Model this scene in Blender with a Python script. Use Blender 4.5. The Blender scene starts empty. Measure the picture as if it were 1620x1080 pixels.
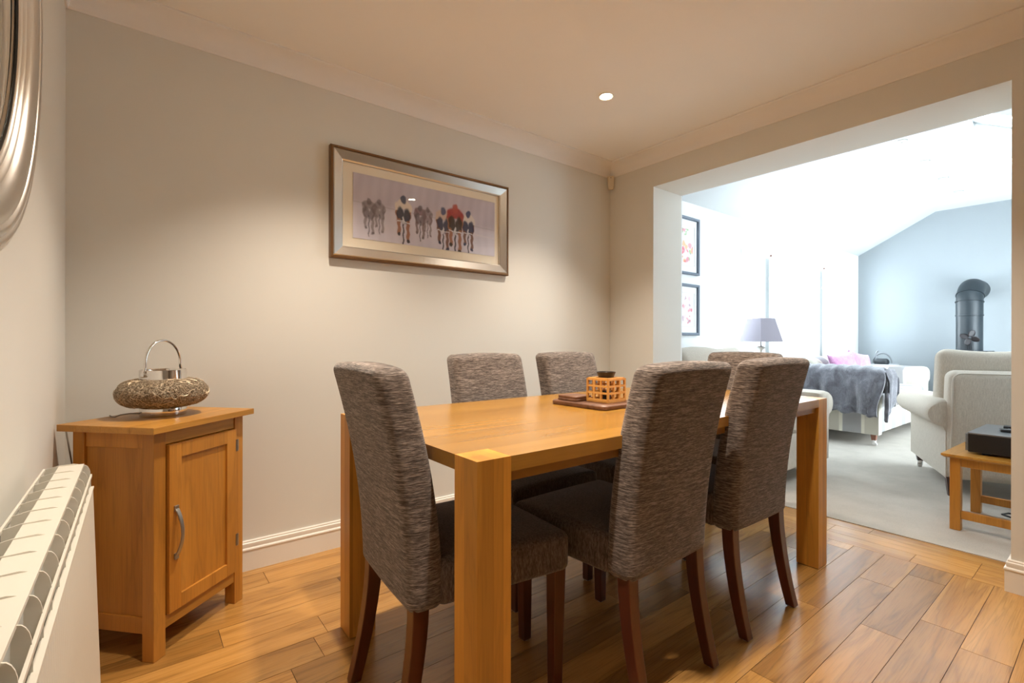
import bpy, bmesh, math, random
from math import sin, cos, pi, radians, sqrt
from mathutils import Vector, Matrix

C = bpy.context.scene.collection
scn = bpy.context.scene

# ------------------------------------------------------------------ camera, world, exposure
cam_d = bpy.data.cameras.new('camera'); cam = bpy.data.objects.new('camera', cam_d); C.objects.link(cam)
scn.camera = cam
cam_d.sensor_width = 36.0; cam_d.lens = 36.0 * 762.9 / 1620.0; cam_d.clip_start = 0.02
YAW, PITCH, ROLL = radians(52.1), radians(-0.03), radians(0.09)
fw = Vector((cos(YAW) * cos(PITCH), sin(YAW) * cos(PITCH), sin(PITCH)))
rt0 = Vector((sin(YAW), -cos(YAW), 0)); up0 = rt0.cross(fw)
rt = rt0 * cos(ROLL) + up0 * sin(ROLL); up = -rt0 * sin(ROLL) + up0 * cos(ROLL)
cam.matrix_world = Matrix(((rt.x, up.x, -fw.x, 0), (rt.y, up.y, -fw.y, 0), (rt.z, up.z, -fw.z, 1.03), (0, 0, 0, 1)))

W = bpy.data.worlds.new('daylight'); scn.world = W; W.use_nodes = True
bg = W.node_tree.nodes['Background']
bg.inputs[0].default_value = (0.80, 0.92, 1.0, 1); bg.inputs[1].default_value = 18.0     # bright overcast sky
scn.view_settings.view_transform = 'Standard'; scn.view_settings.look = 'None'
scn.view_settings.exposure = 0.0; scn.view_settings.gamma = 1.0
scn.view_settings.use_curve_mapping = False
LAMP_POWER = 142.0
scn.cycles.max_bounces = 14; scn.cycles.diffuse_bounces = 8; scn.cycles.transparent_max_bounces = 12
LAMP_COL = (1.0, 0.86, 0.71)

# ------------------------------------------------------------------ room measures (metres)
WY = 2.447           # picture wall
WX = 2.854           # wall with the wide opening, dining side
WX2 = 3.193          # same wall, lounge side
LX = -0.2105         # left wall with mirror and radiator
RY = -2.0            # wall behind the camera
CZ = 2.355           # dining ceiling
JY0, JY1, JZ = 0.305, 2.057, 2.113      # opening
FX = 8.3             # lounge far wall
LY = -0.5            # lounge right wall
def slope_z(y): return 2.745 - (0.8 - y) * 0.558

# ------------------------------------------------------------------ materials
def new_mat(name):
    m = bpy.data.materials.new(name); m.use_nodes = True
    return m, m.node_tree.nodes, m.node_tree.links, m.node_tree.nodes['Principled BSDF']
def col(c): return (c[0], c[1], c[2], 1.0)
def plain(name, c, rough=0.6, metal=0.0, spec=0.5, coat=0.0, emit=None, es=0.0, sheen=0.0):
    m, n, l, p = new_mat(name)
    p.inputs['Base Color'].default_value = col(c); p.inputs['Roughness'].default_value = rough
    p.inputs['Metallic'].default_value = metal; p.inputs['Specular IOR Level'].default_value = spec
    p.inputs['Coat Weight'].default_value = coat
    if sheen: p.inputs['Sheen Weight'].default_value = sheen
    if emit: p.inputs['Emission Color'].default_value = col(emit); p.inputs['Emission Strength'].default_value = es
    return m
def coords(n, l, scale, attr=None, rot=(0, 0, 0)):
    tc = n.new('ShaderNodeTexCoord'); mp = n.new('ShaderNodeMapping')
    mp.inputs['Scale'].default_value = scale; mp.inputs['Rotation'].default_value = rot
    if attr:
        at = n.new('ShaderNodeAttribute'); at.attribute_name = attr
        mu = n.new('ShaderNodeVectorMath'); mu.operation = 'SCALE'; mu.inputs[3].default_value = 7.31
        cb = n.new('ShaderNodeCombineXYZ')
        for k in range(3): l.new(at.outputs['Fac'], cb.inputs[k])
        l.new(cb.outputs[0], mu.inputs[0])
        ad = n.new('ShaderNodeVectorMath'); ad.operation = 'ADD'
        l.new(tc.outputs['Object'], ad.inputs[0]); l.new(mu.outputs[0], ad.inputs[1]); l.new(ad.outputs[0], mp.inputs[0])
    else: l.new(tc.outputs['Object'], mp.inputs[0])
    return mp.outputs[0]
def noise(n, l, vec, scale=1.0, detail=4, rough=0.55, dist=0.0):
    t = n.new('ShaderNodeTexNoise'); l.new(vec, t.inputs['Vector'])
    t.inputs['Scale'].default_value = scale; t.inputs['Detail'].default_value = detail
    t.inputs['Roughness'].default_value = rough; t.inputs['Distortion'].default_value = dist
    return t.outputs['Fac']
def ramp(n, l, fac, stops):
    r = n.new('ShaderNodeValToRGB'); l.new(fac, r.inputs[0]); e = r.color_ramp.elements
    while len(e) < len(stops): e.new(0.5)
    for k, (p, c) in enumerate(stops):
        e[k].position = p; e[k].color = col(c) if hasattr(c, '__len__') else (c, c, c, 1)
    return r.outputs[0]
def mix(n, l, a, b, fac, mode='MIX'):
    x = n.new('ShaderNodeMix'); x.data_type = 'RGBA'; x.blend_type = mode
    for sock, v in ((x.inputs['Factor'], fac), (x.inputs['A'], a), (x.inputs['B'], b)):
        if hasattr(v, 'is_linked'): l.new(v, sock)
        elif isinstance(v, (int, float)): sock.default_value = v
        else: sock.default_value = col(v)
    return x.outputs['Result']
def bump(n, l, p, h, strength=0.2, dist=0.002):
    b = n.new('ShaderNodeBump'); b.inputs['Strength'].default_value = strength; b.inputs['Distance'].default_value = dist
    l.new(h, b.inputs['Height']); l.new(b.outputs[0], p.inputs['Normal'])
def wood(name, dark, mid, light, axis=2, rough=0.42, grain=1.0, tone_amt=0.35, coat=0.0, figure=1.0, stave=None):
    """oak: long cathedral figure plus fine pores along one axis; the mesh attribute 'tone' tells staves and planks apart"""
    m, n, l, p = new_mat(name)
    dark, mid, light = [(c[0], c[1] * 0.91, c[2] * 0.80) for c in (dark, mid, light)]
    s1 = [9.0, 9.0, 9.0]; s1[axis] = 0.9
    s2 = [240.0, 240.0, 240.0]; s2[axis] = 7.0
    v1 = coords(n, l, s1, 'tone'); v2 = coords(n, l, s2, 'tone')
    n1 = noise(n, l, v1, figure, 3, 0.5, 0.9)
    mt = n.new('ShaderNodeMath'); mt.operation = 'MULTIPLY'; mt.inputs[1].default_value = 9.0; l.new(n1, mt.inputs[0])
    fr = n.new('ShaderNodeMath'); fr.operation = 'PINGPONG'; fr.inputs[1].default_value = 1.0; l.new(mt.outputs[0], fr.inputs[0])
    n2 = noise(n, l, v2, 1.0, 3, 0.6)
    base = ramp(n, l, n1, [(0.25, dark), (0.5, mid), (0.75, light)])
    ring = ramp(n, l, fr.outputs[0], [(0.0, 1.0 - 0.34 * grain), (0.28, 1.0 - 0.05 * grain), (1.0, 1.0)])
    pore = ramp(n, l, n2, [(0.36, 1.0 - 0.38 * grain), (0.52, 1.0)])
    c = mix(n, l, base, ring, 0.8, 'MULTIPLY'); c = mix(n, l, c, pore, 0.6, 'MULTIPLY')
    at = n.new('ShaderNodeAttribute'); at.attribute_name = 'tone'
    k = (1 - tone_amt)
    tn = ramp(n, l, at.outputs['Fac'], [(0.0, (k * 0.97, k * 0.93, k * 0.88)), (0.5, (1, 1, 1)), (1.0, (1 + tone_amt * 0.45,) * 3)])
    c = mix(n, l, c, tn, 1.0, 'MULTIPLY')
    l.new(c, p.inputs['Base Color']); p.inputs['Roughness'].default_value = rough
    p.inputs['Coat Weight'].default_value = coat; p.inputs['Coat Roughness'].default_value = 0.25
    bump(n, l, p, n2, 0.08 * grain, 0.001)
    return m
def fabric(name, c1, c2, c3, streak=(9, 9, 150), bs=0.5, rough=0.95, sheen=0.25):
    m, n, l, p = new_mat(name)
    a = noise(n, l, coords(n, l, streak), 1.0, 3, 0.6, 0.3)
    b = noise(n, l, coords(n, l, tuple(x * 3.1 for x in streak)), 1.0, 2, 0.6)
    s = n.new('ShaderNodeMath'); s.operation = 'ADD'; l.new(a, s.inputs[0]); l.new(b, s.inputs[1])
    h = n.new('ShaderNodeMath'); h.operation = 'MULTIPLY'; h.inputs[1].default_value = 0.5; l.new(s.outputs[0], h.inputs[0])
    c = ramp(n, l, h.outputs[0], [(0.38, c1), (0.5, c2), (0.61, c3)])
    l.new(c, p.inputs['Base Color']); p.inputs['Roughness'].default_value = rough
    p.inputs['Specular IOR Level'].default_value = 0.2; p.inputs['Sheen Weight'].default_value = sheen
    p.inputs['Sheen Roughness'].default_value = 0.5
    bump(n, l, p, h.outputs[0], bs, 0.004)
    return m
def paint(name, c, rough=0.85, mottled=0.02):
    m, n, l, p = new_mat(name)
    v = coords(n, l, (1, 1, 1)); a = noise(n, l, v, 2.2, 3, 0.5)
    cc = ramp(n, l, a, [(0.3, tuple(x * (1 - mottled) for x in c)), (0.7, c)])
    l.new(cc, p.inputs['Base Color']); p.inputs['Roughness'].default_value = rough; p.inputs['Specular IOR Level'].default_value = 0.25
    f = noise(n, l, v, 260, 2, 0.5); bump(n, l, p, f, 0.04, 0.001)
    return m

M = {}
M['wall'] = paint('stone_wall_paint', (0.725, 0.715, 0.665))
M['ceiling'] = paint('ceiling_paint', (0.88, 0.855, 0.81))
M['coving'] = paint('coving_paint', (0.85, 0.83, 0.80), 0.7)
M['white_wall'] = paint('white_lounge_paint', (0.84, 0.86, 0.87))
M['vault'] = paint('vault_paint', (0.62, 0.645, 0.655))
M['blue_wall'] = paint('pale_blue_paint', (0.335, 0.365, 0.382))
M['gloss'] = plain('white_gloss_wood', (0.80, 0.765, 0.70), 0.35)
M['upvc'] = plain('white_window_frame', (0.86, 0.88, 0.88), 0.4)
M['oak'] = wood('cabinet_oak_upright', (0.43, 0.185, 0.024), (0.51, 0.236, 0.036), (0.58, 0.286, 0.052), 2, 0.42, 0.55)
M['oak_x'] = wood('cabinet_oak_level', (0.43, 0.21, 0.032), (0.51, 0.26, 0.046), (0.58, 0.31, 0.062), 0, 0.34, 0.5)
M['table_x'] = wood('table_oak_top', (0.285, 0.147, 0.023), (0.335, 0.180, 0.031), (0.385, 0.213, 0.041), 0, 0.26, 0.28, 0.26, 0.15)  # same oak as the legs, darkened to offset strong lamp light on top
M['table_y'] = wood('table_oak_end', (0.48, 0.255, 0.040), (0.55, 0.30, 0.052), (0.61, 0.35, 0.07), 1, 0.34, 0.45, 0.2)
M['table_z'] = wood('table_oak_leg', (0.54, 0.262, 0.037), (0.61, 0.306, 0.049), (0.67, 0.36, 0.066), 2, 0.36, 0.45, 0.42)  # same oak as the top, lightened to make up for weak frontal light
M['floor'] = wood('floor_oak_plank', (0.33, 0.168, 0.042), (0.44, 0.243, 0.070), (0.54, 0.320, 0.108), 0, 0.27, 0.85, 0.36, 0.3, 1.3)
M['floor_y'] = wood('floor_oak_border', (0.36, 0.185, 0.048), (0.48, 0.265, 0.078), (0.58, 0.345, 0.118), 1, 0.27, 0.8, 0.35, 0.3, 1.3)
M['mahogany'] = wood('mahogany_leg', (0.060, 0.012, 0.004), (0.085, 0.017, 0.006), (0.115, 0.026, 0.009), 2, 0.32, 0.6, 0.2, 0.3)
M['walnut'] = wood('walnut_tray', (0.10, 0.045, 0.025), (0.155, 0.075, 0.045), (0.22, 0.12, 0.075), 0, 0.45, 1.0, 0.2)
M['bamboo'] = wood('pale_beech', (0.55, 0.27, 0.06), (0.63, 0.33, 0.085), (0.70, 0.40, 0.12), 2, 0.4, 0.3, 0.2)
M['chair'] = fabric('chenille_taupe', (0.042, 0.031, 0.026), (0.135, 0.108, 0.092), (0.34, 0.285, 0.25), (21, 21, 270), 0.8)
M['seat'] = fabric('chenille_seat', (0.058, 0.042, 0.034), (0.110, 0.085, 0.072), (0.19, 0.155, 0.135), (210, 150, 30), 0.6)
M['cream'] = fabric('cream_linen', (0.46, 0.41, 0.345), (0.54, 0.485, 0.41), (0.62, 0.565, 0.485), (320, 320, 26), 0.25, 0.95, 0.1)
M['pipe'] = plain('cream_piping', (0.60, 0.55, 0.48), 0.9)
M['silver'] = plain('brushed_silver', (0.72, 0.70, 0.67), 0.30, 1.0)
M['chrome'] = plain('polished_chrome', (0.80, 0.78, 0.76), 0.07, 1.0)
M['steel'] = plain('brushed_steel', (0.42, 0.40, 0.37), 0.38, 1.0)
M['bronze'] = plain('bronze_edge', (0.20, 0.105, 0.045), 0.4, 0.6)
M['mirror'] = plain('mirror_glass', (0.80, 0.82, 0.80), 0.02, 1.0)
M['matte_black'] = plain('black_plastic', (0.010, 0.010, 0.011), 0.4)
M['amp_top'] = plain('grey_metal_lid', (0.22, 0.235, 0.25), 0.28, 0.5)
M['flue'] = plain('grey_enamel_flue', (0.016, 0.024, 0.030), 0.42)
M['iron'] = plain('cast_iron', (0.045, 0.050, 0.055), 0.5, 0.2)
M['card'] = plain('cream_mount_card', (0.85, 0.78, 0.64), 0.9)
M['white_card'] = plain('white_mount_card', (0.85, 0.86, 0.88), 0.9)
M['heater'] = plain('white_enamel', (0.70, 0.675, 0.60), 0.35)
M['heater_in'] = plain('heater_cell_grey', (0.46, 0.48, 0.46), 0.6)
M['plastic'] = plain('ivory_plastic', (0.70, 0.62, 0.48), 0.4)
M['nylon'] = plain('nylon_glide', (0.45, 0.43, 0.40), 0.5)
M['black_cup'] = plain('black_ceramic', (0.018, 0.012, 0.011), 0.35)
M['castor'] = plain('white_castor', (0.72, 0.70, 0.68), 0.3, 0.2)
M['dark_leg'] = plain('dark_brown_leg', (0.05, 0.025, 0.022), 0.4)
M['rust_leg'] = plain('red_brown_leg', (0.22, 0.085, 0.05), 0.45)
M['shade'] = plain('mauve_grey_shade', (0.25, 0.23, 0.27), 0.9)
M['gap'] = plain('dark_joint', (0.06, 0.028, 0.012), 0.9)
M['bulb'] = plain('lamp_bulb', (1, 1, 1), 0.5, emit=(1.0, 0.86, 0.62), es=60.0)
M['bulb_off'] = plain('unlit_lamp', (0.75, 0.75, 0.75), 0.3)
M['white_trim'] = plain('white_bezel', (0.80, 0.78, 0.74), 0.4)
M['tray_white'] = plain('white_tray', (0.60, 0.60, 0.62), 0.4)
M['cable'] = plain('grey_cable', (0.25, 0.22, 0.18), 0.5)

def m_carpet():
    m, n, l, p = new_mat('grey_beige_carpet')
    v = coords(n, l, (1, 1, 1)); a = noise(n, l, v, 4, 4, 0.6); b = noise(n, l, v, 420, 2, 0.6)
    c = ramp(n, l, a, [(0.3, (0.47, 0.43, 0.375)), (0.7, (0.55, 0.505, 0.445))])
    c = mix(n, l, c, ramp(n, l, b, [(0.3, 0.72), (0.65, 1.0)]), 0.8, 'MULTIPLY')
    l.new(c, p.inputs['Base Color']); p.inputs['Roughness'].default_value = 1.0; p.inputs['Specular IOR Level'].default_value = 0.1
    bump(n, l, p, b, 0.5, 0.004); return m
M['carpet'] = m_carpet()
def m_stripe():
    m, n, l, p = new_mat('striped_sofa_linen')
    tc = n.new('ShaderNodeTexCoord'); sp = n.new('ShaderNodeSeparateXYZ'); l.new(tc.outputs['Object'], sp.inputs[0])
    ad = n.new('ShaderNodeMath'); ad.operation = 'ADD'; l.new(sp.outputs[0], ad.inputs[0]); l.new(sp.outputs[1], ad.inputs[1])
    mo = n.new('ShaderNodeMath'); mo.operation = 'WRAP'; mo.inputs[1].default_value = 0.36; mo.inputs[2].default_value = 0.0; l.new(ad.outputs[0], mo.inputs[0])
    dv = n.new('ShaderNodeMath'); dv.operation = 'DIVIDE'; dv.inputs[1].default_value = 0.36; l.new(mo.outputs[0], dv.inputs[0])
    G, Cr, B = (0.34, 0.335, 0.335), (0.68, 0.65, 0.56), (0.52, 0.49, 0.42)
    r = n.new('ShaderNodeValToRGB'); r.color_ramp.interpolation = 'CONSTANT'; e = r.color_ramp.elements
    st = [(0.0, G), (0.40, Cr), (0.48, B), (0.86, Cr), (0.95, G)]
    while len(e) < len(st): e.new(0.5)
    for k, (q, c) in enumerate(st): e[k].position = q; e[k].color = col(c)
    l.new(dv.outputs[0], r.inputs[0]); l.new(r.outputs[0], p.inputs['Base Color'])
    p.inputs['Roughness'].default_value = 0.95; p.inputs['Specular IOR Level'].default_value = 0.15
    bump(n, l, p, noise(n, l, coords(n, l, (300, 300, 300)), 1, 2), 0.2, 0.002); return m
M['stripe'] = m_stripe()
def m_fur(name, c1, c2, c3, sc=9.0):
    m, n, l, p = new_mat(name)
    a = noise(n, l, coords(n, l, (sc, sc, sc * 0.7)), 1, 5, 0.65, 1.2); b = noise(n, l, coords(n, l, (160, 160, 60)), 1, 3, 0.7)
    c = ramp(n, l, a, [(0.32, c1), (0.5, c2), (0.68, c3)]); c = mix(n, l, c, ramp(n, l, b, [(0.3, 0.72), (0.7, 1.0)]), 0.8, 'MULTIPLY')
    l.new(c, p.inputs['Base Color']); p.inputs['Roughness'].default_value = 0.8; p.inputs['Sheen Weight'].default_value = 0.6
    bump(n, l, p, b, 0.8, 0.006); return m
M['fur'] = m_fur('grey_faux_fur', (0.062, 0.060, 0.074), (0.115, 0.115, 0.137), (0.20, 0.20, 0.23))
M['pink'] = m_fur('pink_plush', (0.42, 0.17, 0.33), (0.52, 0.24, 0.42), (0.60, 0.32, 0.50), 22)
def m_wire():
    m, n, l, p = new_mat('champagne_wire_mesh')
    v = n.new('ShaderNodeTexVoronoi'); v.feature = 'DISTANCE_TO_EDGE'; v.inputs['Scale'].default_value = 70
    tc = n.new('ShaderNodeTexCoord'); l.new(tc.outputs['Object'], v.inputs['Vector'])
    w = noise(n, l, coords(n, l, (90, 90, 150)), 1, 4, 0.7, 2.0)
    c = ramp(n, l, w, [(0.38, (0.10, 0.065, 0.035)), (0.5, (0.30, 0.225, 0.145)), (0.64, (0.74, 0.64, 0.49))])
    l.new(c, p.inputs['Base Color']); p.inputs['Metallic'].default_value = 0.5; p.inputs['Roughness'].default_value = 0.68
    ad = n.new('ShaderNodeMath'); ad.operation = 'ADD'; l.new(w, ad.inputs[0]); l.new(v.outputs['Distance'], ad.inputs[1])
    bump(n, l, p, ad.outputs[0], 1.0, 0.010); return m
M['wire'] = m_wire()
M['strand'] = plain('champagne_wire', (0.55, 0.44, 0.31), 0.5, 0.7)
def m_glass(name, gloss=0.05, rough=0.01):
    m = bpy.data.materials.new(name); m.use_nodes = True; n = m.node_tree.nodes; l = m.node_tree.links; n.clear()
    o = n.new('ShaderNodeOutputMaterial'); t = n.new('ShaderNodeBsdfTransparent'); g = n.new('ShaderNodeBsdfGlossy')
    g.inputs['Roughness'].default_value = rough; x = n.new('ShaderNodeMixShader')
    lw = n.new('ShaderNodeLayerWeight'); lw.inputs[0].default_value = 0.5
    pw = n.new('ShaderNodeMath'); pw.operation = 'POWER'; pw.inputs[1].default_value = 5.0; l.new(lw.outputs['Facing'], pw.inputs[0])
    ma = n.new('ShaderNodeMath'); ma.operation = 'MULTIPLY_ADD'; ma.inputs[1].default_value = 0.5; ma.inputs[2].default_value = 0.03; l.new(pw.outputs[0], ma.inputs[0])
    l.new(ma.outputs[0], x.inputs[0]); l.new(t.outputs[0], x.inputs[1]); l.new(g.outputs[0], x.inputs[2]); l.new(x.outputs[0], o.inputs[0])
    return m
M['glass'] = m_glass('clear_glass')
def m_attr(name, rough=0.8):
    m, n, l, p = new_mat(name); a = n.new('ShaderNodeAttribute'); a.attribute_name = 'ink'
    l.new(a.outputs['Color'], p.inputs['Base Color']); p.inputs['Roughness'].default_value = rough; return m
M['print'] = m_attr('printed_paper')

# ------------------------------------------------------------------ mesh helpers
class MB:
    def __init__(s): s.v = []; s.f = []; s.t = []; s.m = []
    def add(s, verts, faces, tone=0.5, mi=0):
        k = len(s.v); s.v += [tuple(p) for p in verts]; s.f += [tuple(i + k for i in f) for f in faces]
        s.t += [tone] * len(verts); s.m += [mi] * len(faces); return s
    def box(s, x0, x1, y0, y1, z0, z1, tone=0.5, mi=0):
        v = [(x0, y0, z0), (x1, y0, z0), (x1, y1, z0), (x0, y1, z0), (x0, y0, z1), (x1, y0, z1), (x1, y1, z1), (x0, y1, z1)]
        return s.add(v, [(0, 3, 2, 1), (4, 5, 6, 7), (0, 1, 5, 4), (1, 2, 6, 5), (2, 3, 7, 6), (3, 0, 4, 7)], tone, mi)
    def loft(s, rings, caps=True, tone=0.5, closed=False, mi=0):
        n = len(rings[0]); v = [p for r in rings for p in r]; f = []
        R = len(rings)
        for i in range(R if closed else R - 1):
            for j in range(n):
                a, b = i * n + j, i * n + (j + 1) % n; c, d = ((i + 1) % R) * n + (j + 1) % n, ((i + 1) % R) * n + j
                f.append((a, b, c, d))
        if caps and not closed: f.append(tuple(range(n))[::-1]); f.append(tuple((R - 1) * n + j for j in range(n)))
        return s.add(v, f, tone, mi)
    def tube(s, pts, r, n=10, closed=False, tone=0.5, mi=0):
        pts = [Vector(p) for p in pts]; rings = []; N = len(pts)
        rr = r if hasattr(r, '__len__') else [r] * N
        up = None
        for i, p in enumerate(pts):
            a = pts[(i - 1) % N] if closed or i > 0 else p; b = pts[(i + 1) % N] if closed or i < N - 1 else p
            t = (b - a).normalized()
            if up is None: up = Vector((0, 0, 1)) if abs(t.z) < 0.9 else Vector((1, 0, 0))
            sd = t.cross(up).normalized(); up = sd.cross(t).normalized()
            rings.append([p + sd * rr[i] * cos(2 * pi * k / n) + up * rr[i] * sin(2 * pi * k / n) for k in range(n)])
        return s.loft(rings, not closed, tone, closed, mi)
    def lathe(s, prof, c=(0, 0, 0), n=48, axis=2, tone=0.5, caps=True, mi=0):
        rings = []
        for (r, h) in prof:
            q = []
            for k in range(n):
                a = 2 * pi * k / n; p = [0, 0, 0]
                i, j = [(1, 2), (2, 0), (0, 1)][axis]
                p[axis] = h; p[i] = r * cos(a); p[j] = r * sin(a)
                q.append((p[0] + c[0], p[1] + c[1], p[2] + c[2]))
            rings.append(q)
        return s.loft(rings, caps, tone, mi=mi)
    def rbox(s, w, d, h, r, fn=None, seg=(8, 4, 10), cs=3, tone=0.5, mi=0):
        """rounded box about the origin, then fn maps each point"""
        half = (w / 2, d / 2, h / 2)
        def line(a, m):
            q = [-a + r * k / cs for k in range(cs)]
            q += [-(a - r) + 2 * (a - r) * k / m for k in range(m + 1)]
            q += [a - r + r * (k + 1) / cs for k in range(cs)]
            return q
        L = [line(half[i], seg[i]) for i in range(3)]; idx = {}; v = []; f = []
        def vid(i, j, k):
            key = (i, j, k)
            if key not in idx:
                p = Vector((L[0][i], L[1][j], L[2][k]))
                q = Vector([max(-(half[a] - r), min(half[a] - r, p[a])) for a in range(3)])
                dlt = p - q
                o = q + dlt.normalized() * r if dlt.length > 1e-9 else p
                idx[key] = len(v); v.append(fn(o) if fn else o)
            return idx[key]
        n0, n1, n2 = len(L[0]) - 1, len(L[1]) - 1, len(L[2]) - 1
        for i in range(n0):
            for j in range(n1):
                f.append((vid(i, j, 0), vid(i, j + 1, 0), vid(i + 1, j + 1, 0), vid(i + 1, j, 0)))
                f.append((vid(i, j, n2), vid(i + 1, j, n2), vid(i + 1, j + 1, n2), vid(i, j + 1, n2)))
        for i in range(n0):
            for k in range(n2):
                f.append((vid(i, 0, k), vid(i + 1, 0, k), vid(i + 1, 0, k + 1), vid(i, 0, k + 1)))
                f.append((vid(i, n1, k), vid(i, n1, k + 1), vid(i + 1, n1, k + 1), vid(i + 1, n1, k)))
        for j in range(n1):
            for k in range(n2):
                f.append((vid(0, j, k), vid(0, j, k + 1), vid(0, j + 1, k + 1), vid(0, j + 1, k)))
                f.append((vid(n0, j, k), vid(n0, j + 1, k), vid(n0, j + 1, k + 1), vid(n0, j, k + 1)))
        return s.add(v, f, tone, mi)
    def grid(s, fn, nu, nv, tone=0.5, mi=0):
        v = [fn(i / nu, j / nv) for j in range(nv + 1) for i in range(nu + 1)]; f = []
        for j in range(nv):
            for i in range(nu):
                a = j * (nu + 1) + i; f.append((a, a + 1, a + nu + 2, a + nu + 1))
        return s.add(v, f, tone, mi)
    def xf(s, fn, k0=0):
        for i in range(k0, len(s.v)): s.v[i] = tuple(fn(Vector(s.v[i])))
        return s
    def build(s, name, mat, parent=None, bevel=0.0, smooth=None, seg=2):
        me = bpy.data.meshes.new(name); me.from_pydata(s.v, [], s.f); me.update()
        at = me.attributes.new('tone', 'FLOAT', 'POINT'); at.data.foreach_set('value', s.t)
        for m_ in (mat if isinstance(mat, (list, tuple)) else [mat]): me.materials.append(m_)
        me.polygons.foreach_set('material_index', s.m)
        bm = bmesh.new(); bm.from_mesh(me); bmesh.ops.recalc_face_normals(bm, faces=bm.faces); bm.to_mesh(me); bm.free()
        o = bpy.data.objects.new(name, me); C.objects.link(o)
        if parent: o.parent = parent
        if smooth is not None:
            me.polygons.foreach_set('use_smooth', [True] * len(me.polygons)); me.set_sharp_from_angle(angle=radians(smooth))
        if bevel:
            b = o.modifiers.new('bevel', 'BEVEL'); b.width = bevel; b.segments = seg; b.limit_method = 'ANGLE'; b.angle_limit = radians(40)
        return o
def thing(name, label, cat, loc=(0, 0, 0), rz=0.0, group=None):
    o = bpy.data.objects.new(name, None); C.objects.link(o); o.location = loc; o.rotation_euler = (0, 0, rz)
    o.empty_display_size = 0.1; return tag(o, label, cat, group)
def tag(o, label, cat, group=None):
    o['label'] = label; o['category'] = cat
    if group: o['group'] = group
    return o
def struct(o): o['kind'] = 'structure'; return o
def dup(root, loc, rz, label, group=None):
    r = root.copy(); C.objects.link(r); r.location = loc; r.rotation_euler = (0, 0, rz); r['label'] = label
    if group: r['group'] = group
    for ch in list(root.children):
        c = ch.copy(); C.objects.link(c); c.parent = r
        for g in list(ch.children):
            d = g.copy(); C.objects.link(d); d.parent = c
    return r
def rrect(w, d, r, n=4):
    q = []
    for (sx, sy, a0) in ((1, 1, 0), (-1, 1, 90), (-1, -1, 180), (1, -1, 270)):
        for k in range(n + 1):
            a = radians(a0 + 90 * k / n); q.append((sx * (w / 2 - r) + r * cos(a), sy * (d / 2 - r) + r * sin(a)))
    return q

# ------------------------------------------------------------------ dining room shell
rnd = random.Random(11)
def planks():
    """oak boards along x, random lengths, joints read off the photo where they show"""
    mb = MB(); pitch = 0.1265; y0 = 0.2275; g = 0.0009
    fixed = {0: [2.19], 1: [2.296], 2: [2.09, 2.70], 3: [2.50], 4: [2.085], 5: [1.785], 10: [0.383], 12: [0.536], 13: [0.231], 14: [0.69], 16: [0.446]}
    k = -18
    while y0 + k * pitch < WY:
        a, b = y0 + k * pitch, min(y0 + (k + 1) * pitch, WY)
        js = list(fixed.get(k, [rnd.uniform(0.2, 2.4)]))
        x = js[0]
        while x > LX: x -= rnd.uniform(0.45, 1.25); js.append(x)
        x = max(js[0], js[1] if len(fixed.get(k, [])) > 1 else js[0])
        while x < 2.5 and not (k in fixed and max(fixed[k]) > 2.4): x += rnd.uniform(0.5, 1.2); js.append(x)
        js = sorted(j for j in js if LX + 0.08 < j < 2.80); js = [LX] + js + [2.862]
        for p, q in zip(js[:-1], js[1:]):
            if q - p > 0.02: mb.box(p + g, q - g, a + g, b - g, -0.012, 0.0, rnd.random())
        k += 1
    return mb
f_base = MB(); f_base.box(LX, 3.20, RY, WY, -0.06, -0.0022); struct(f_base.build('floor', M['gap']))
struct(planks().build('floor', M['floor']))
bd = MB(); g = 0.0009
for (xa, xb, js) in ((2.862, 2.980, (0.425, 0.639, 1.31, 1.88)), (2.980, 3.103, (0.425, 1.02, 1.62)), (3.103, 3.204, (0.33, 0.867, 1.10, 1.75))):
    js = [RY] + list(js) + [WY]
    for p, q in zip(js[:-1], js[1:]):
        yy0, yy1 = max(p, -0.2), q
        bd.box(xa + g, xb - g, max(yy0, JY0 if xa > 2.9 else RY) + g, min(yy1, JY1 if xa > 2.9 else WY) - g, -0.012, 0.0, rnd.uniform(0.35, 0.95))
struct(bd.build('floor', M['floor_y']))
cp = MB(); cp.box(3.203, FX + 0.1, LY - 0.1, WY + 0.1, -0.05, 0.004); struct(cp.build('floor_carpet', M['carpet']))

struct(MB().box(LX - 0.1, WX, WY, WY + 0.12, -0.05, CZ + 0.1).build('wall_back', M['wall']))
struct(MB().box(LX - 0.12, LX, RY, WY + 0.12, -0.05, CZ + 0.1).build('wall_left', M['wall']))
struct(MB().box(LX - 0.12, WX2, RY - 0.12, RY, -0.05, CZ + 0.1).build('wall_front', M['wall']))
wr = MB()
wr.box(WX, WX2, JY1, WY, -0.05, 3.0); wr.box(WX, WX2, RY, JY0, -0.05, 3.0); wr.box(WX, WX2, JY0, JY1, JZ, 3.0)
struct(wr.build('wall_right', M['wall']))
struct(MB().box(LX - 0.1, WX, RY - 0.1, WY + 0.1, CZ, CZ + 0.1).build('ceiling', M['ceiling']))

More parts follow.
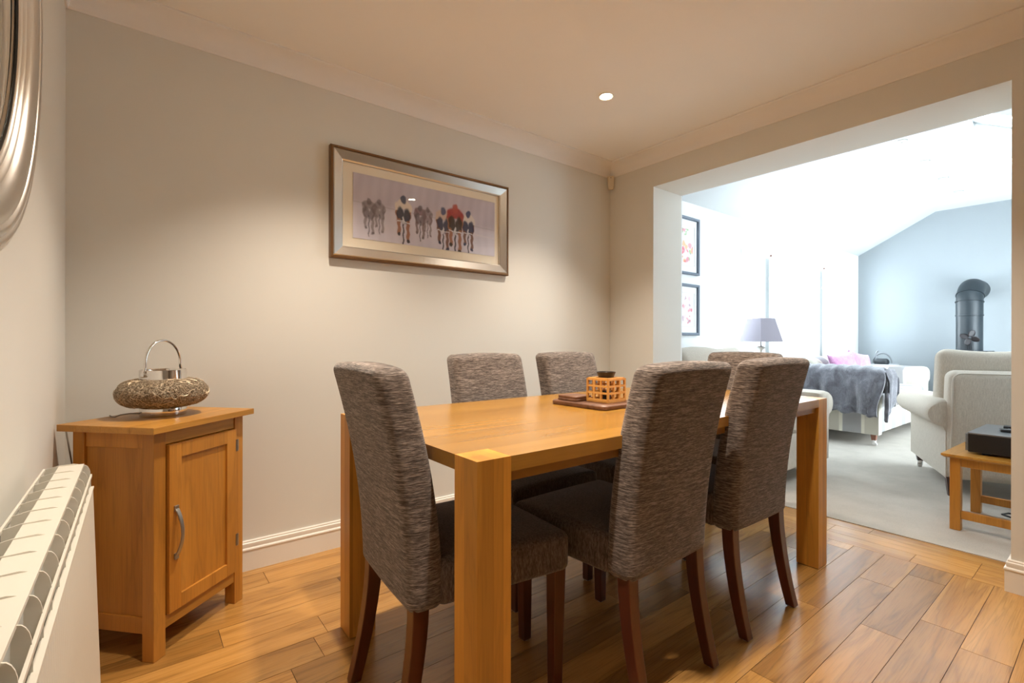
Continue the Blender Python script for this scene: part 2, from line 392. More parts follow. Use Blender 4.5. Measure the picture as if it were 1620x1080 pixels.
def coving(name, a, b, nrm):
    """cove profile swept from a to b; nrm points into the room"""
    mb = MB(); a = Vector(a); b = Vector(b); nrm = Vector(nrm); prof = [(0, -0.084), (0.006, -0.084), (0.010, -0.076)]
    for k in range(9):
        t = pi / 2 * k / 8; prof.append((0.010 + 0.078 * (1 - cos(t)), -0.076 + 0.066 * sin(t)))
    prof += [(0.094, -0.010), (0.100, -0.006), (0.100, 0.0), (0, 0)]
    d = (b - a).normalized()
    rings = [[a + nrm * u + Vector((0, 0, CZ + w)) + d * (u if sgn else -0) * 0 for (u, w) in prof] for sgn in (0,)]
    rings.append([b + nrm * u + Vector((0, 0, CZ + w)) for (u, w) in prof])
    mb.loft(rings); return struct(mb.build(name, M['coving'], smooth=35))
coving('trim_1', (LX, WY, 0), (WX, WY, 0), (0, -1, 0))
coving('trim_2', (WX, WY, 0), (WX, RY, 0), (-1, 0, 0))
coving('trim_3', (LX, RY, 0), (LX, WY, 0), (1, 0, 0))
coving('trim_4', (LX, RY, 0), (WX, RY, 0), (0, 1, 0))
SK = [(0, 0), (0.017, 0), (0.017, 0.088), (0.020, 0.092), (0.019, 0.097), (0.012, 0.101), (0.014, 0.112), (0.013, 0.120), (0.008, 0.124), (0.009, 0.128), (0.006, 0.132), (0, 0.132)]
def skirt(name, pts, side):
    """skirting swept round plan corners with mitres; side = +1 if the room lies to the left of travel"""
    mb = MB(); P = [Vector((p[0], p[1])) for p in pts]; rings = []
    for i, p in enumerate(P):
        ds = []
        if i > 0: ds.append((p - P[i - 1]).normalized())
        if i < len(P) - 1: ds.append((P[i + 1] - p).normalized())
        ns = [Vector((-d.y, d.x)) * side for d in ds]
        n = ns[0] if len(ns) == 1 else (ns[0] + ns[1]) / (1 + ns[0].dot(ns[1]))
        rings.append([(p.x + n.x * u, p.y + n.y * u, w) for (u, w) in SK])
    mb.loft(rings); return struct(mb.build(name, M['gloss'], smooth=25))
skirt('baseboard_back', [(LX, WY), (WX, WY)], -1)
skirt('baseboard_left', [(LX, RY), (LX, WY)], -1)
skirt('baseboard_right', [(WX, RY), (WX, JY0), (WX2, JY0)], 1)
skirt('baseboard_pier', [(WX2, JY1), (WX, JY1), (WX, WY)], 1)

# ------------------------------------------------------------------ lounge shell
WIN = [(4.40, 5.10), (5.85, 6.55), (7.38, 8.02)]; WZ0, WZ1 = 0.92, 2.02
wl = MB(); xs = [WX2] + [x for w in WIN for x in w] + [FX]
for a, b in zip(xs[::2], xs[1::2]): wl.box(a, b, WY, WY + 0.25, -0.05, 2.40)
for a, b in WIN: wl.box(a, b, WY, WY + 0.25, -0.05, WZ0); wl.box(a, b, WY, WY + 0.25, WZ1, 2.40)
struct(wl.build('wall_lounge_left', M['white_wall']))
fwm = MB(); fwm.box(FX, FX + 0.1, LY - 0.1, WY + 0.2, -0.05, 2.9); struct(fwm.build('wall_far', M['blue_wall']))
nw = MB(); nw.box(WX2, WX2 + 0.012, RY, JY0, -0.05, 2.9); nw.box(WX2, WX2 + 0.012, JY1, WY, 0.0, 2.9); nw.box(WX2, WX2 + 0.012, JY0, JY1, JZ, 2.9)
struct(nw.build('wall_lounge_near', M['white_wall']))
DX0, DX1, DZ = 5.6, 7.4, 1.98
rw = MB(); rw.box(WX2, DX0, LY - 0.2, LY, -0.05, 2.3); rw.box(DX1, FX, LY - 0.2, LY, -0.05, 2.3); rw.box(DX0, DX1, LY - 0.2, LY, DZ, 2.3)
struct(rw.build('wall_lounge_right', M['white_wall']))
# vaulted ceiling: left slope, flat strip, right slope with two roof windows
SKY = [(4.75, 5.27), (6.15, 6.67)]; SY0, SY1 = -0.22, 0.775
cv = MB(); T = 0.12
def quad(p): cv.add(p + [(x, y, z + T) for (x, y, z) in p], [(0, 1, 2, 3), (4, 7, 6, 5), (0, 4, 5, 1), (1, 5, 6, 2), (2, 6, 7, 3), (3, 7, 4, 0)])
zf = 2.745
quad([(WX2, WY, 2.277), (FX, WY, 2.277), (FX, 1.587, zf), (WX2, 1.587, zf)])
quad([(WX2, WY + .25, 2.20), (FX, WY + .25, 2.20), (FX, WY, 2.277), (WX2, WY, 2.277)])
quad([(WX2, 1.587, zf), (FX, 1.587, zf), (FX, 0.8, zf), (WX2, 0.8, zf)])
xs = [WX2] + [x for w in SKY for x in w] + [FX]
for a, b in zip(xs[::2], xs[1::2]): quad([(a, 0.8, zf), (b, 0.8, zf), (b, LY - .2, slope_z(LY - .2)), (a, LY - .2, slope_z(LY - .2))])
for a, b in SKY:
    quad([(a, 0.8, zf), (b, 0.8, zf), (b, SY1, slope_z(SY1)), (a, SY1, slope_z(SY1))])
    quad([(a, SY0, slope_z(SY0)), (b, SY0, slope_z(SY0)), (b, LY - .2, slope_z(LY - .2)), (a, LY - .2, slope_z(LY - .2))])
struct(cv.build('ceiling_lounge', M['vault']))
# windows
def window(name, x0, x1, y, z0, z1, mull=None, out=1, shutter=False):
    fr = MB(); w = 0.055; ya, yb = (y + 0.12, y + 0.18) if out > 0 else (y - 0.16, y - 0.10)
    fr.box(x0, x1, ya, yb, z0, z0 + w); fr.box(x0, x1, ya, yb, z1 - w, z1)
    vs = [x0] + ([x0 + (x1 - x0) * k / mull for k in range(1, mull)] if mull else []) + [x1 - w]
    for v in vs: fr.box(v, v + w, ya, yb, z0 + w, z1 - w)
    o = struct(fr.build(name, M['upvc'], bevel=0.004))
    gp = MB(); gp.box(x0 + w, x1 - w, (ya + yb) / 2 - 0.004, (ya + yb) / 2 + 0.004, z0 + w, z1 - w); pane = gp.build('pane', M['glass'], o)
    if out > 0:
        sl = MB(); sl.box(x0 + 0.001, x1 - 0.001, y - 0.001, y + 0.119, z0 + 0.0005, z0 + 0.016); sl.box(x0 - 0.04, x1 + 0.04, y - 0.035, y - 0.001, z0 - 0.012, z0 + 0.016); sl.build('window_sill', M['upvc'], o)
    if shutter:
        sm = MB(); x1 = x0 + 0.28
        for k in range(9):
            z = z0 + 0.09 + k * 0.055; sm.add([(x0 + .03, y + .03, z), (x1 - .03, y + .03, z), (x1 - .03, y + .075, z + .022), (x0 + .03, y + .075, z + .022),
                 (x0 + .03, y + .03, z + .005), (x1 - .03, y + .03, z + .005), (x1 - .03, y + .075, z + .027), (x0 + .03, y + .075, z + .027)],
                 [(0, 3, 2, 1), (4, 5, 6, 7), (0, 1, 5, 4), (1, 2, 6, 5), (2, 3, 7, 6), (3, 0, 4, 7)])
        sm.box(x0, x0 + 0.03, y + 0.03, y + 0.07, z0, z0 + 0.60); sm.box(x1 - 0.008, x1, y + 0.03, y + 0.07, z0, z0 + 0.60)
        sm.build('shutter', M['upvc'], o)
    return o
for i, (a, b) in enumerate(WIN): window('window_%d' % (i + 1), a, b, WY, WZ0, WZ1, None, 1, i == 0)
window('window_4', DX0, DX1, LY, 0.0, DZ, 4, -1)
for i, (a, b) in enumerate(SKY):
    fr = MB(); w = 0.04
    def sq(xa, xb, ya, yb):
        fr.add([(xa, ya, slope_z(ya) + .05), (xb, ya, slope_z(ya) + .05), (xb, yb, slope_z(yb) + .05), (xa, yb, slope_z(yb) + .05),
                (xa, ya, slope_z(ya) + .11), (xb, ya, slope_z(ya) + .11), (xb, yb, slope_z(yb) + .11), (xa, yb, slope_z(yb) + .11)],
               [(0, 3, 2, 1), (4, 5, 6, 7), (0, 1, 5, 4), (1, 2, 6, 5), (2, 3, 7, 6), (3, 0, 4, 7)])
    sq(a, a + w, SY0, SY1); sq(b - w, b, SY0, SY1); sq(a + w, b - w, SY0, SY0 + w); sq(a + w, b - w, SY1 - w, SY1)
    o = struct(fr.build('window_%d' % (i + 5), M['upvc']))
    gp = MB(); gp.add([(a + w, SY0 + w, slope_z(SY0 + w) + .08), (b - w, SY0 + w, slope_z(SY0 + w) + .08), (b - w, SY1 - w, slope_z(SY1 - w) + .08), (a + w, SY1 - w, slope_z(SY1 - w) + .08)], [(0, 1, 2, 3)])
    gp.build('pane', M['glass'], o)
# daylight portals (only guide the sampling of the sky; they give no light themselves)
def portal(loc, sx, sy, rot):
    d = bpy.data.lights.new('daylight_portal', 'AREA'); d.shape = 'RECTANGLE'; d.size = sx; d.size_y = sy; d.cycles.is_portal = True
    o = bpy.data.objects.new('daylight_portal', d); C.objects.link(o); o.location = loc; o.rotation_euler = rot
for a, b in WIN: portal(((a + b) / 2, WY + 0.24, (WZ0 + WZ1) / 2), b - a, WZ1 - WZ0, (radians(-90), 0, 0))
portal(((DX0 + DX1) / 2, LY - 0.19, DZ / 2), DX1 - DX0, DZ, (radians(90), 0, 0))
for a, b in SKY: portal(((a + b) / 2, (SY0 + SY1) / 2, slope_z((SY0 + SY1) / 2) + 0.14), b - a, 1.14, (math.atan(0.558), 0, 0))

# ------------------------------------------------------------------ recessed downlights
def downlight(name, x, y, z, label, lit, rx=0.0, group=None, s=1.0):
    t = thing(name, label, 'ceiling light', (x, y, z), 0, group)
    if lit:
        MB().lathe([(0.041, 0), (0.041, -0.004), (0.037, -0.006), (0.031, -0.003), (0.030, 0.0)], n=32, caps=False).build('bezel', M['white_trim'], t, smooth=40)
        MB().lathe([(0.0295, -0.0005), (0.0295, -0.003), (0.001, -0.0045)], n=24).build('bulb', M['bulb'], t, smooth=60)
        d = bpy.data.lights.new('lamp_glow', 'SPOT'); d.energy = LAMP_POWER; d.color = LAMP_COL; d.spot_size = radians(102); d.spot_blend = 1.0; d.shadow_soft_size = 0.03
        o = bpy.data.objects.new('lamp_glow', d); C.objects.link(o); o.parent = t; o.location = (0, 0, -0.03)
    else:
        MB().lathe([(0.045, 0), (0.045, -0.004), (0.038, -0.007), (0.033, -0.004), (0.030, 0.0)], n=24, caps=False).build('bezel', M['silver'], t, smooth=40)
        MB().lathe([(0.030, -0.0005), (0.030, -0.003), (0.001, -0.004)], n=20).build('bulb', M['bulb_off'], t, smooth=60)
    return t
downlight('downlight', 2.00, 1.745, CZ, 'glowing recessed downlight in the dining ceiling near the far corner', True)
downlight('downlight', 0.66, 1.75, CZ, 'glowing recessed downlight above the left end of the dining table', True)
downlight('downlight', 2.03, 0.73, CZ, 'glowing recessed downlight in the dining ceiling by the opening pier', True)
downlight('downlight', 0.66, 0.70, CZ, 'glowing recessed downlight in the dining ceiling beside the mirror wall', True)
for x, nm in ((5.15, 'first'), (5.90, 'second'), (6.66, 'third'), (7.38, 'last')):
    downlight('downlight', x, 1.21, zf, 'small unlit downlight in the white vaulted ceiling, %s counted from the dining room' % nm, False, group='downlights along the lounge ceiling')

# ------------------------------------------------------------------ motion sensor
ms = thing('motion_sensor', 'small ivory alarm sensor tucked in the corner under the coving', 'sensor', (WX - 0.028, WY - 0.028, 2.175), radians(-45))
mb = MB(); mb.rbox(0.050, 0.034, 0.100, 0.010, lambda p: Vector((p.x * (1 - 0.15 * (p.z < -0.03)), p.y, p.z + 0.052)), (4, 2, 6)); mb.build('housing', M['plastic'], ms, smooth=60)
MB().lathe([(0.003, 0), (0.003, -0.002), (0.0005, -0.002)], (0, -0.018, 0.085), 12, 1).build('indicator', M['matte_black'], ms)

# ------------------------------------------------------------------ framed cyclists print
def blob(img, cx, cy, rx, ry, c, a=0.85, rot=0.0): img.append(('e', cx, cy, rx, ry, c, a, rot))
def paint_grid(nu, nv, base, shapes, seed=3):
    r = random.Random(seed); cols = []
    for j in range(nv + 1):
        for i in range(nu + 1):
            u, v = i / nu * ASP, j / nv; c = list(base(u, v, r))
            u += 0.007 * sin(v * 43 + u * 17) + 0.010 * (r.random() - 0.5); v += 0.008 * sin(u * 29) + 0.012 * (r.random() - 0.5)
            for s in shapes:
                if s[0] == 'e':
                    _, cx, cy, rx, ry, k, a, ro = s
                    dx, dy = u - cx, v - cy
                    if abs(dx) > 2.2 * max(rx, ry) or abs(dy) > 2.2 * max(rx, ry): continue
                    x, y = dx * cos(ro) + dy * sin(ro), -dx * sin(ro) + dy * cos(ro)
                    d = (x / rx) ** 2 + (y / ry) ** 2 + 0.35 * (r.random() - 0.5)
                    w = a * max(0.0, min(1.0, (1.35 - d) / 0.6))
                else:
                    _, x0, y0, x1, y1, wd, k, a = s
                    if u < min(x0, x1) - wd or u > max(x0, x1) + wd or v < min(y0, y1) - wd or v > max(y0, y1) + wd: continue
                    L2 = (x1 - x0) ** 2 + (y1 - y0) ** 2; tt = max(0, min(1, ((u - x0) * (x1 - x0) + (v - y0) * (y1 - y0)) / L2))
                    d = sqrt((u - x0 - tt * (x1 - x0)) ** 2 + (v - y0 - tt * (y1 - y0)) ** 2) / wd
                    w = a * max(0.0, min(1.0, (1.25 - d) / 0.5))
                if w > 0: c = [c[q] * (1 - w) + k[q] * w for q in range(3)]
            cols.append(c)
    return cols
def print_panel(name, x0, x1, z0, z1, y, nu, nv, cols, parent):
    mb = MB(); mb.grid(lambda a, b: (x0 + (x1 - x0) * a, y, z0 + (z1 - z0) * b), nu, nv)
    k = len(mb.v); mb.add([(x0, y + .002, z0), (x1, y + .002, z0), (x1, y + .002, z1), (x0, y + .002, z1)], [(0, 3, 2, 1)])
    me = bpy.data.meshes.new(name); me.from_pydata(mb.v, [], mb.f); me.materials.append(M['print'])
    ca = me.attributes.new('ink', 'FLOAT_COLOR', 'POINT')
    flat = [x for c in cols for x in (c[0], c[1], c[2], 1.0)] + [0.5, 0.5, 0.5, 1.0] * 4
    ca.data.foreach_set('color', flat); o = bpy.data.objects.new(name, me); C.objects.link(o); o.parent = parent; return o
def rider(S, x, top, h, jersey, shorts, skin, helmet, faint=1.0, bar=True):
    """one cyclist seen from the front: helmet, hunched shoulders, thighs, calves, wheel"""
    a = 0.95 * faint; E = lambda dx, dy, rx, ry, c, ro=0.0: S.append(('e', x + dx * h, top - dy * h, rx * h, ry * h, c, a, ro))
    Ln = lambda x0, y0, x1, y1, w, c: S.append(('l', x + x0 * h, top - y0 * h, x + x1 * h, top - y1 * h, w * h, c, a))
    E(0.0, 0.19, 0.155, 0.10, jersey); E(-0.13, 0.28, 0.055, 0.12, jersey, 0.15); E(0.13, 0.28, 0.055, 0.12, jersey, -0.15)
    Ln(-0.15, 0.34, -0.12, 0.52, 0.028, skin); Ln(0.15, 0.34, 0.12, 0.52, 0.028, skin)
    E(-0.07, 0.40, 0.075, 0.15, shorts, 0.1); E(0.075, 0.42, 0.075, 0.16, shorts, -0.1)
    Ln(-0.10, 0.52, -0.09, 0.78, 0.036, skin); Ln(0.10, 0.54, 0.105, 0.90, 0.036, skin)
    E(0.105, 0.92, 0.04, 0.035, shorts); E(-0.09, 0.80, 0.035, 0.035, shorts)
    E(0.0, 0.10, 0.062, 0.085, helmet)
    Ln(0.0, 0.46, 0.0, 1.0, 0.017, (0.06, 0.06, 0.09))
    if bar: Ln(-0.13, 0.53, 0.13, 0.555, 0.010, (0.75, 0.76, 0.80)); E(0, 0.52, 0.02, 0.075, (0.68, 0.69, 0.74))
ASP = 0.889 / 0.334
def art_base(u, v, r):
    t = v; n = 0.03 * (r.random() - 0.5) + 0.02 * sin(u * 9 + sin(v * 5) * 2) + 0.018 * sin(u * 37 + 2 * sin(v * 3))
    hz = 0.56 - 0.03 * u
    up_, dn = (0.54, 0.50, 0.58), (0.66, 0.64, 0.73); k = max(0, min(1, (hz + 0.05 - t) / 0.12)); c = [up_[q] * (1 - k) + dn[q] * k + n for q in range(3)]
    if abs(t - (hz - 0.10 - 0.02 * u)) < 0.014 and u > 1.45: c = [0.70, 0.67, 0.74]
    if abs(t - hz) < 0.010: c = [x * 0.85 for x in c]
    if u < 0.45: c = [x * (0.97 + 0.08 * (0.45 - u)) for x in c]
    return c
S = []
gy = (0.12, 0.10, 0.12); gy2 = (0.20, 0.17, 0.19); sk = (0.36, 0.16, 0.09); br = (0.20, 0.09, 0.06)
rider(S, 0.25, 0.66, 0.60, gy2, gy, gy2, gy, 0.75, False); rider(S, 0.42, 0.66, 0.55, gy2, gy2, gy2, gy, 0.7, False)
rider(S, 0.83, 0.80, 0.80, (0.74, 0.66, 0.58), (0.03, 0.035, 0.06), sk, (0.05, 0.07, 0.14))
rider(S, 1.13, 0.70, 0.60, (0.19, 0.11, 0.13), gy, (0.17, 0.11, 0.11), gy, 0.85, False); rider(S, 1.27, 0.68, 0.52, gy2, (0.19, 0.13, 0.15), gy2, gy, 0.75, False)
rider(S, 1.57, 0.75, 0.80, (0.60, 0.47, 0.40), (0.03, 0.04, 0.09), br, (0.08, 0.10, 0.20))
rider(S, 2.08, 0.76, 0.76, (0.72, 0.66, 0.62), (0.03, 0.04, 0.10), br, (0.05, 0.07, 0.18))
rider(S, 1.81, 0.84, 0.92, (0.34, 0.035, 0.03), (0.035, 0.025, 0.02), sk, (0.42, 0.08, 0.06))
pf = thing('framed_picture', 'wide silver framed print of racing cyclists on the cream wall', 'picture', (0, 0, 0))
px0, px1, pz0, pz1, py = 0.751, 1.853, 1.443, 2.000, WY
def frame_ring(x0, x1, z0, z1, prof):
    """prof: (inset, y) sections of a mitred frame"""
    mb = MB(); rings = []
    for (i, y) in prof: rings.append([(x0 + i, y, z0 + i), (x1 - i, y, z0 + i), (x1 - i, y, z1 - i), (x0 + i, y, z1 - i)])
    mb.loft(rings, False, closed=True); return mb
frame_ring(px0, px1, pz0, pz1, [(0, py - .001), (0, py - .030), (0.004, py - .034), (0.012, py - .034), (0.012, py - .001)]).build('frame_edge', M['bronze'], pf)
frame_ring(px0, px1, pz0, pz1, [(0.0121, py - .002), (0.0121, py - .030), (0.018, py - .033), (0.058, py - .023), (0.064, py - .018), (0.064, py - .002)]).build('frame', M['silver'], pf)
MB().box(px0 + 0.0645, px1 - 0.0645, py - .008, py - .003, pz0 + 0.0645, pz1 - 0.0645).build('mount', M['card'], pf)
NU, NV = 400, 150
print_panel('print', 0.869, 1.758, 1.557, 1.891, py - .0105, NU, NV, paint_grid(NU, NV, art_base, S), pf)
MB().box(px0 + 0.0645, px1 - 0.0645, py - .0165, py - .0145, pz0 + 0.0645, pz1 - 0.0645).build('glass_pane', M['glass'], pf)

# ------------------------------------------------------------------ round mirror
mr = thing('round_mirror', 'large round mirror in a ribbed silver frame above the radiator', 'mirror', (LX, 0.955, 1.70))
prof = [(0.430, 0.012), (0.433, 0.022), (0.440, 0.026), (0.445, 0.022), (0.447, 0.018), (0.453, 0.027), (0.458, 0.030), (0.462, 0.027), (0.464, 0.024), (0.470, 0.033), (0.480, 0.039), (0.492, 0.043), (0.503, 0.044), (0.508, 0.041), (0.510, 0.037),
        (0.514, 0.044), (0.520, 0.046), (0.525, 0.043), (0.527, 0.038), (0.531, 0.044), (0.536, 0.045), (0.540, 0.041), (0.542, 0.035), (0.546, 0.040), (0.551, 0.038), (0.555, 0.032), (0.556, 0.026), (0.559, 0.022), (0.560, 0.001), (0.430, 0.001)]
mb = MB(); mb.loft([[(h, r * cos(2 * pi * k / 96), r * sin(2 * pi * k / 96)) for k in range(96)] for (r, h) in prof], False, closed=True); mb.build('frame', M['silver'], mr, smooth=50)
MB().lathe([(0.4305, 0.003), (0.4305, 0.012), (0.405, 0.016), (0.0005, 0.016)], (0, 0, 0), 96, 0).build('mirror_glass', M['mirror'], mr)
mb = MB(); mb.tube([(0.019, 0.428 * cos(2 * pi * k / 72), 0.428 * sin(2 * pi * k / 72)) for k in range(72)], 0.003, 6, True); mb.build('dark_bead', M['matte_black'], mr)

# ------------------------------------------------------------------ electric panel radiator
hd = thing('radiator', 'long cream slatted electric radiator on the left wall under the mirror', 'radiator', (LX, 0, 0))
R0, NS, PT = 1.645, 15, 0.0800
def fx(z): return 0.1205 + (0.664 - z) * 0.030        # front face leans out a little towards the floor
zt, zb = 0.715, 0.125
def fin_prof():
    q = [(0.031, 0.10 + zb), (0.031, zt - 0.004), (0.056, zt + 0.002), (0.085, zt + 0.003), (0.105, zt - 0.003)]
    for k in range(1, 6): a = pi / 2 * k / 5; q.append((0.105 + 0.0125 * sin(a), zt - 0.003 - 0.028 * (1 - cos(a))))
    q += [(0.1185, 0.650), (0.1185, 0.60), (0.060, 0.60), (0.060, 0.10 + zb)]
    return q
for k in range(NS + 1):
    y = R0 - k * PT; mb = MB(); mb.loft([[(x, y - 0.0013, z) for x, z in fin_prof()], [(x, y + 0.0013, z) for x, z in fin_prof()]]); mb.build('fin', M['heater'], hd)
ye = R0 - NS * PT
mb = MB(); mb.box(0.057, 0.105, ye, R0, zt - 0.006, zt + 0.0002); mb.build('top_plate', M['heater'], hd)
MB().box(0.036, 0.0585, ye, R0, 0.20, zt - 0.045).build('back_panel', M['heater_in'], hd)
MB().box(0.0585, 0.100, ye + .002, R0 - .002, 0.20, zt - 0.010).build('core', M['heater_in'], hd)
MB().box(0.1165, 0.1205, ye, R0 + 0.0013, 0.680, 0.686).build('front_rail', M['heater'], hd)
MB().box(0.029, 0.033, ye, R0 + 0.0013, zt - 0.008, zt - 0.002).build('rear_rail', M['heater'], hd)
MB().box(0.1165, 0.1240, ye, R0 + 0.0013, 0.6505, 0.6545).build('front_rail', M['heater'], hd)
mb = MB(); NR = NS * 4; pts0 = []; pts1 = []
for k in range(NR * 4 + 1):
    y = ye + (R0 - ye) * k / (NR * 4); d = 0.0030 * abs(sin(pi * k / 4)) - 0.001; pts0.append((fx(0.652) + d, y, 0.652)); pts1.append((fx(zb) + d, y, zb))
n_ = len(pts0); b0 = [(fx(0.652) - .006, p[1], p[2]) for p in pts0]; b1 = [(fx(zb) - .006, p[1], p[2]) for p in pts1]
vv = pts0 + pts1 + b0 + b1; ff = []
for k in range(n_ - 1):
    ff += [(k, k + 1, n_ + k + 1, n_ + k), (2 * n_ + k, 3 * n_ + k, 3 * n_ + k + 1, 2 * n_ + k + 1), (k, 2 * n_ + k, 2 * n_ + k + 1, k + 1), (n_ + k, n_ + k + 1, 3 * n_ + k + 1, 3 * n_ + k)]
ff += [(0, n_, 3 * n_, 2 * n_), (n_ - 1, 3 * n_ - 1, 4 * n_ - 1, 2 * n_ - 1)]
mb.add(vv, ff); mb.build('front_panel', M['heater'], hd)
for y in (1.35, 0.62):
    MB().box(0.001, 0.037, y - 0.012, y + 0.012, 0.60, 0.66).build('wall_bracket', M['steel'], hd)

# ------------------------------------------------------------------ oak cabinet set across the corner
CA = math.atan2(0.269, 0.292)
cb = thing('oak_cabinet', 'small single-door oak cabinet set diagonally across the corner', 'cabinet', (0.044, 1.915, 0), CA)
CW, CD, CH = 0.397, 0.310, 0.757; PW = 0.044
# local: x along the front, y into the corner, front face at y = 0
for (x, y, nm) in ((0, 0, 0), (CW - PW, 0, 1), (0, CD - PW, 2), (CW - PW, CD - PW, 3)):
    MB().box(x, x + PW, y, y + PW, 0, CH - 0.022, 0.35 + 0.1 * nm).build('leg', M['oak'], cb, bevel=0.002)
mb = MB()
for i, (a, b) in enumerate(((-0.028, 0.06), (0.06, 0.17), (0.17, 0.262), (0.262, 0.338))): mb.box(-0.028, CW + 0.028, a, b, CH - 0.022, CH, (0.45, 0.6, 0.4, 0.55)[i])
mb.build('top', M['oak_x'], cb, bevel=0.0015)
for x in (0.006, CW - 0.022):       # side panels: frame rails + recessed field
    mb = MB(); mb.box(x, x + 0.016, PW, CD - PW, CH - 0.075, CH - 0.022, 0.5); mb.box(x, x + 0.016, PW, CD - PW, 0.085, 0.138, 0.35)
    mb.box(x + 0.004, x + 0.012, PW - .002, CD - PW + .002, 0.138, CH - 0.075, 0.3); mb.build('side_panel', M['oak'], cb, bevel=0.0015)
MB().box(PW, CW - PW, 0.004, 0.020, CH - 0.068, CH - 0.022, 0.45).build('front_rail', M['oak_x'], cb, bevel=0.0015)
MB().box(PW, CW - PW, 0.004, 0.020, 0.085, 0.128, 0.4).build('front_rail', M['oak_x'], cb, bevel=0.0015)
MB().box(PW, CW - PW, CD - 0.02, CD - 0.008, 0.085, CH - 0.022, 0.4).build('back_panel', M['oak'], cb)
MB().box(PW - .02, CW - PW + .02, 0.02, CD - 0.01, 0.10, 0.115, 0.4).build('base_shelf', M['oak_x'], cb)
d0, d1, dz0, dz1 = PW + 0.004, CW - PW - 0.003, 0.131, CH - 0.071
dr = MB(); sw = 0.048
dr.box(d0, d0 + sw, -0.010, 0.012, dz0, dz1, 0.72); dr.box(d1 - sw, d1, -0.010, 0.012, dz0, dz1, 0.6)
dr.box(d0 + sw, d1 - sw, -0.010, 0.012, dz0, dz0 + sw, 0.5); dr.box(d0 + sw, d1 - sw, -0.010, 0.012, dz1 - sw, dz1, 0.55)
dr.box(d0 + sw - .001, d1 - sw + .001, -0.002, 0.008, dz0 + sw - .001, dz1 - sw + .001, 0.55)
door = dr.build('door', M['oak'], cb, bevel=0.0015)
hp = []
for k in range(17):
    t = k / 16; z = 0.475 - 0.165 * t; hp.append((d0 + 0.024, -0.011 - 0.026 * sin(pi * t) ** 0.8, z))
mb = MB(); rings = []
for k, p in enumerate(hp):
    t = k / 16; hw = 0.0075 - 0.002 * sin(pi * t); th = 0.0028; rings.append([(p[0] - hw, p[1] - th, p[2]), (p[0] + hw, p[1] - th, p[2]), (p[0] + hw, p[1] + th, p[2]), (p[0] - hw, p[1] + th, p[2])])
mb.loft(rings); mb.box(d0 + .016, d0 + .032, -0.016, -0.0099, 0.462, 0.482); mb.box(d0 + .016, d0 + .032, -0.016, -0.0099, 0.303, 0.323)
mb.build('handle', M['steel'], door, bevel=0.0015)
for z in (0.232, 0.600):
    mb = MB(); mb.lathe([(0.0035, z), (0.0035, z + 0.045)], (d1 + 0.002, -0.011, 0), 10); mb.box(d1 - .004, d1 + .010, -0.0115, -0.0095, z, z + .045); mb.build('hinge', M['steel'], cb)

# ------------------------------------------------------------------ wire lantern on the cabinet
ln = thing('wire_lantern', 'round lantern lamp of tangled champagne wire with chrome handle on the cabinet', 'lantern', (0.078, 2.190, CH), radians(40))
MB().lathe([(0.070, 0), (0.072, 0.003), (0.072, 0.036), (0.069, 0.040)], n=56).build('base', M['chrome'], ln, smooth=40)
pr = [(0.060, 0.033), (0.078, 0.036)]
for k in range(1, 16):
    a = -pi / 2 + pi * k / 16; pr.append((0.080 + 0.062 * cos(a), 0.084 + 0.049 * sin(a)))
pr += [(0.072, 0.134)]
mb = MB(); mb.lathe(pr, n=96, caps=False); body = mb.build('wire_body', M['wire'], ln, smooth=80)
wr_ = random.Random(5); mb = MB()
for k in range(120):        # loose strands over the body
    a0 = wr_.uniform(0, 2 * pi); b0_ = wr_.uniform(-1.3, 1.3); q = []; da, db = wr_.uniform(-0.10, 0.10), wr_.uniform(-0.22, 0.22)
    for j in range(7):
        a = a0 + da * j; b = max(-1.45, min(1.45, b0_ + db * j + 0.12 * sin(j * 2))); r = 0.080 + 0.0635 * cos(b); q.append((r * cos(a), r * sin(a), 0.084 + 0.0505 * sin(b)))
    mb.tube(q, 0.0010, 4)
mb.build('wire_strand', M['strand'], body)['kind'] = 'stuff'
mb = MB(); mb.loft([[(r * cos(2 * pi * k / 56), r * sin(2 * pi * k / 56), z) for k in range(56)] for (r, z) in ((0.069, 0.130), (0.0725, 0.132), (0.0725, 0.166), (0.070, 0.168), (0.068, 0.164), (0.068, 0.133))], False, closed=True)
mb.build('collar', M['chrome'], ln, smooth=40)
MB().lathe([(0.0675, 0.136), (0.0675, 0.138)], n=40).build('well', M['matte_black'], ln)
mb = MB(); q = [(-0.0765, 0, 0.147), (-0.077, 0, 0.160), (-0.071, 0, 0.175)]
for k in range(25): a = pi - pi * k / 24; q.append((0.070 * cos(a), 0, 0.190 + 0.084 * sin(a)))
q += [(0.071, 0, 0.175), (0.077, 0, 0.160), (0.0765, 0, 0.147)]
mb.tube(q, [0.0048] * len(q), 12); mb.build('handle', M['chrome'], ln, smooth=60)
for sx in (-1, 1): MB().lathe([(0.008, sx * 0.0715), (0.008, sx * 0.083), (0.005, sx * 0.085)], (0, 0, 0.150), 20, 0).build('pivot', M['chrome'], ln, smooth=40)
mb = MB(); mb.tube([(-0.060, 0.035, 0.012), (-0.075, 0.060, 0.014), (-0.090, 0.085, 0.010), (-0.098, 0.098, 0.0035), (-0.092, 0.120, 0.0035), (-0.075, 0.15, 0.0035)], 0.0022, 8); mb.build('cord', M['cable'], ln)
lc = thing('lamp_cable', 'thin grey cable running down behind the oak cabinet to the floor', 'cable', (0, 0, 0))
MB().tube([(-0.14, 2.30, 0.30), (-0.165, 2.27, 0.50), (-0.185, 2.24, 0.68), (-0.193, 2.25, 0.735)], 0.0025, 8).build('wire', M['cable'], lc)
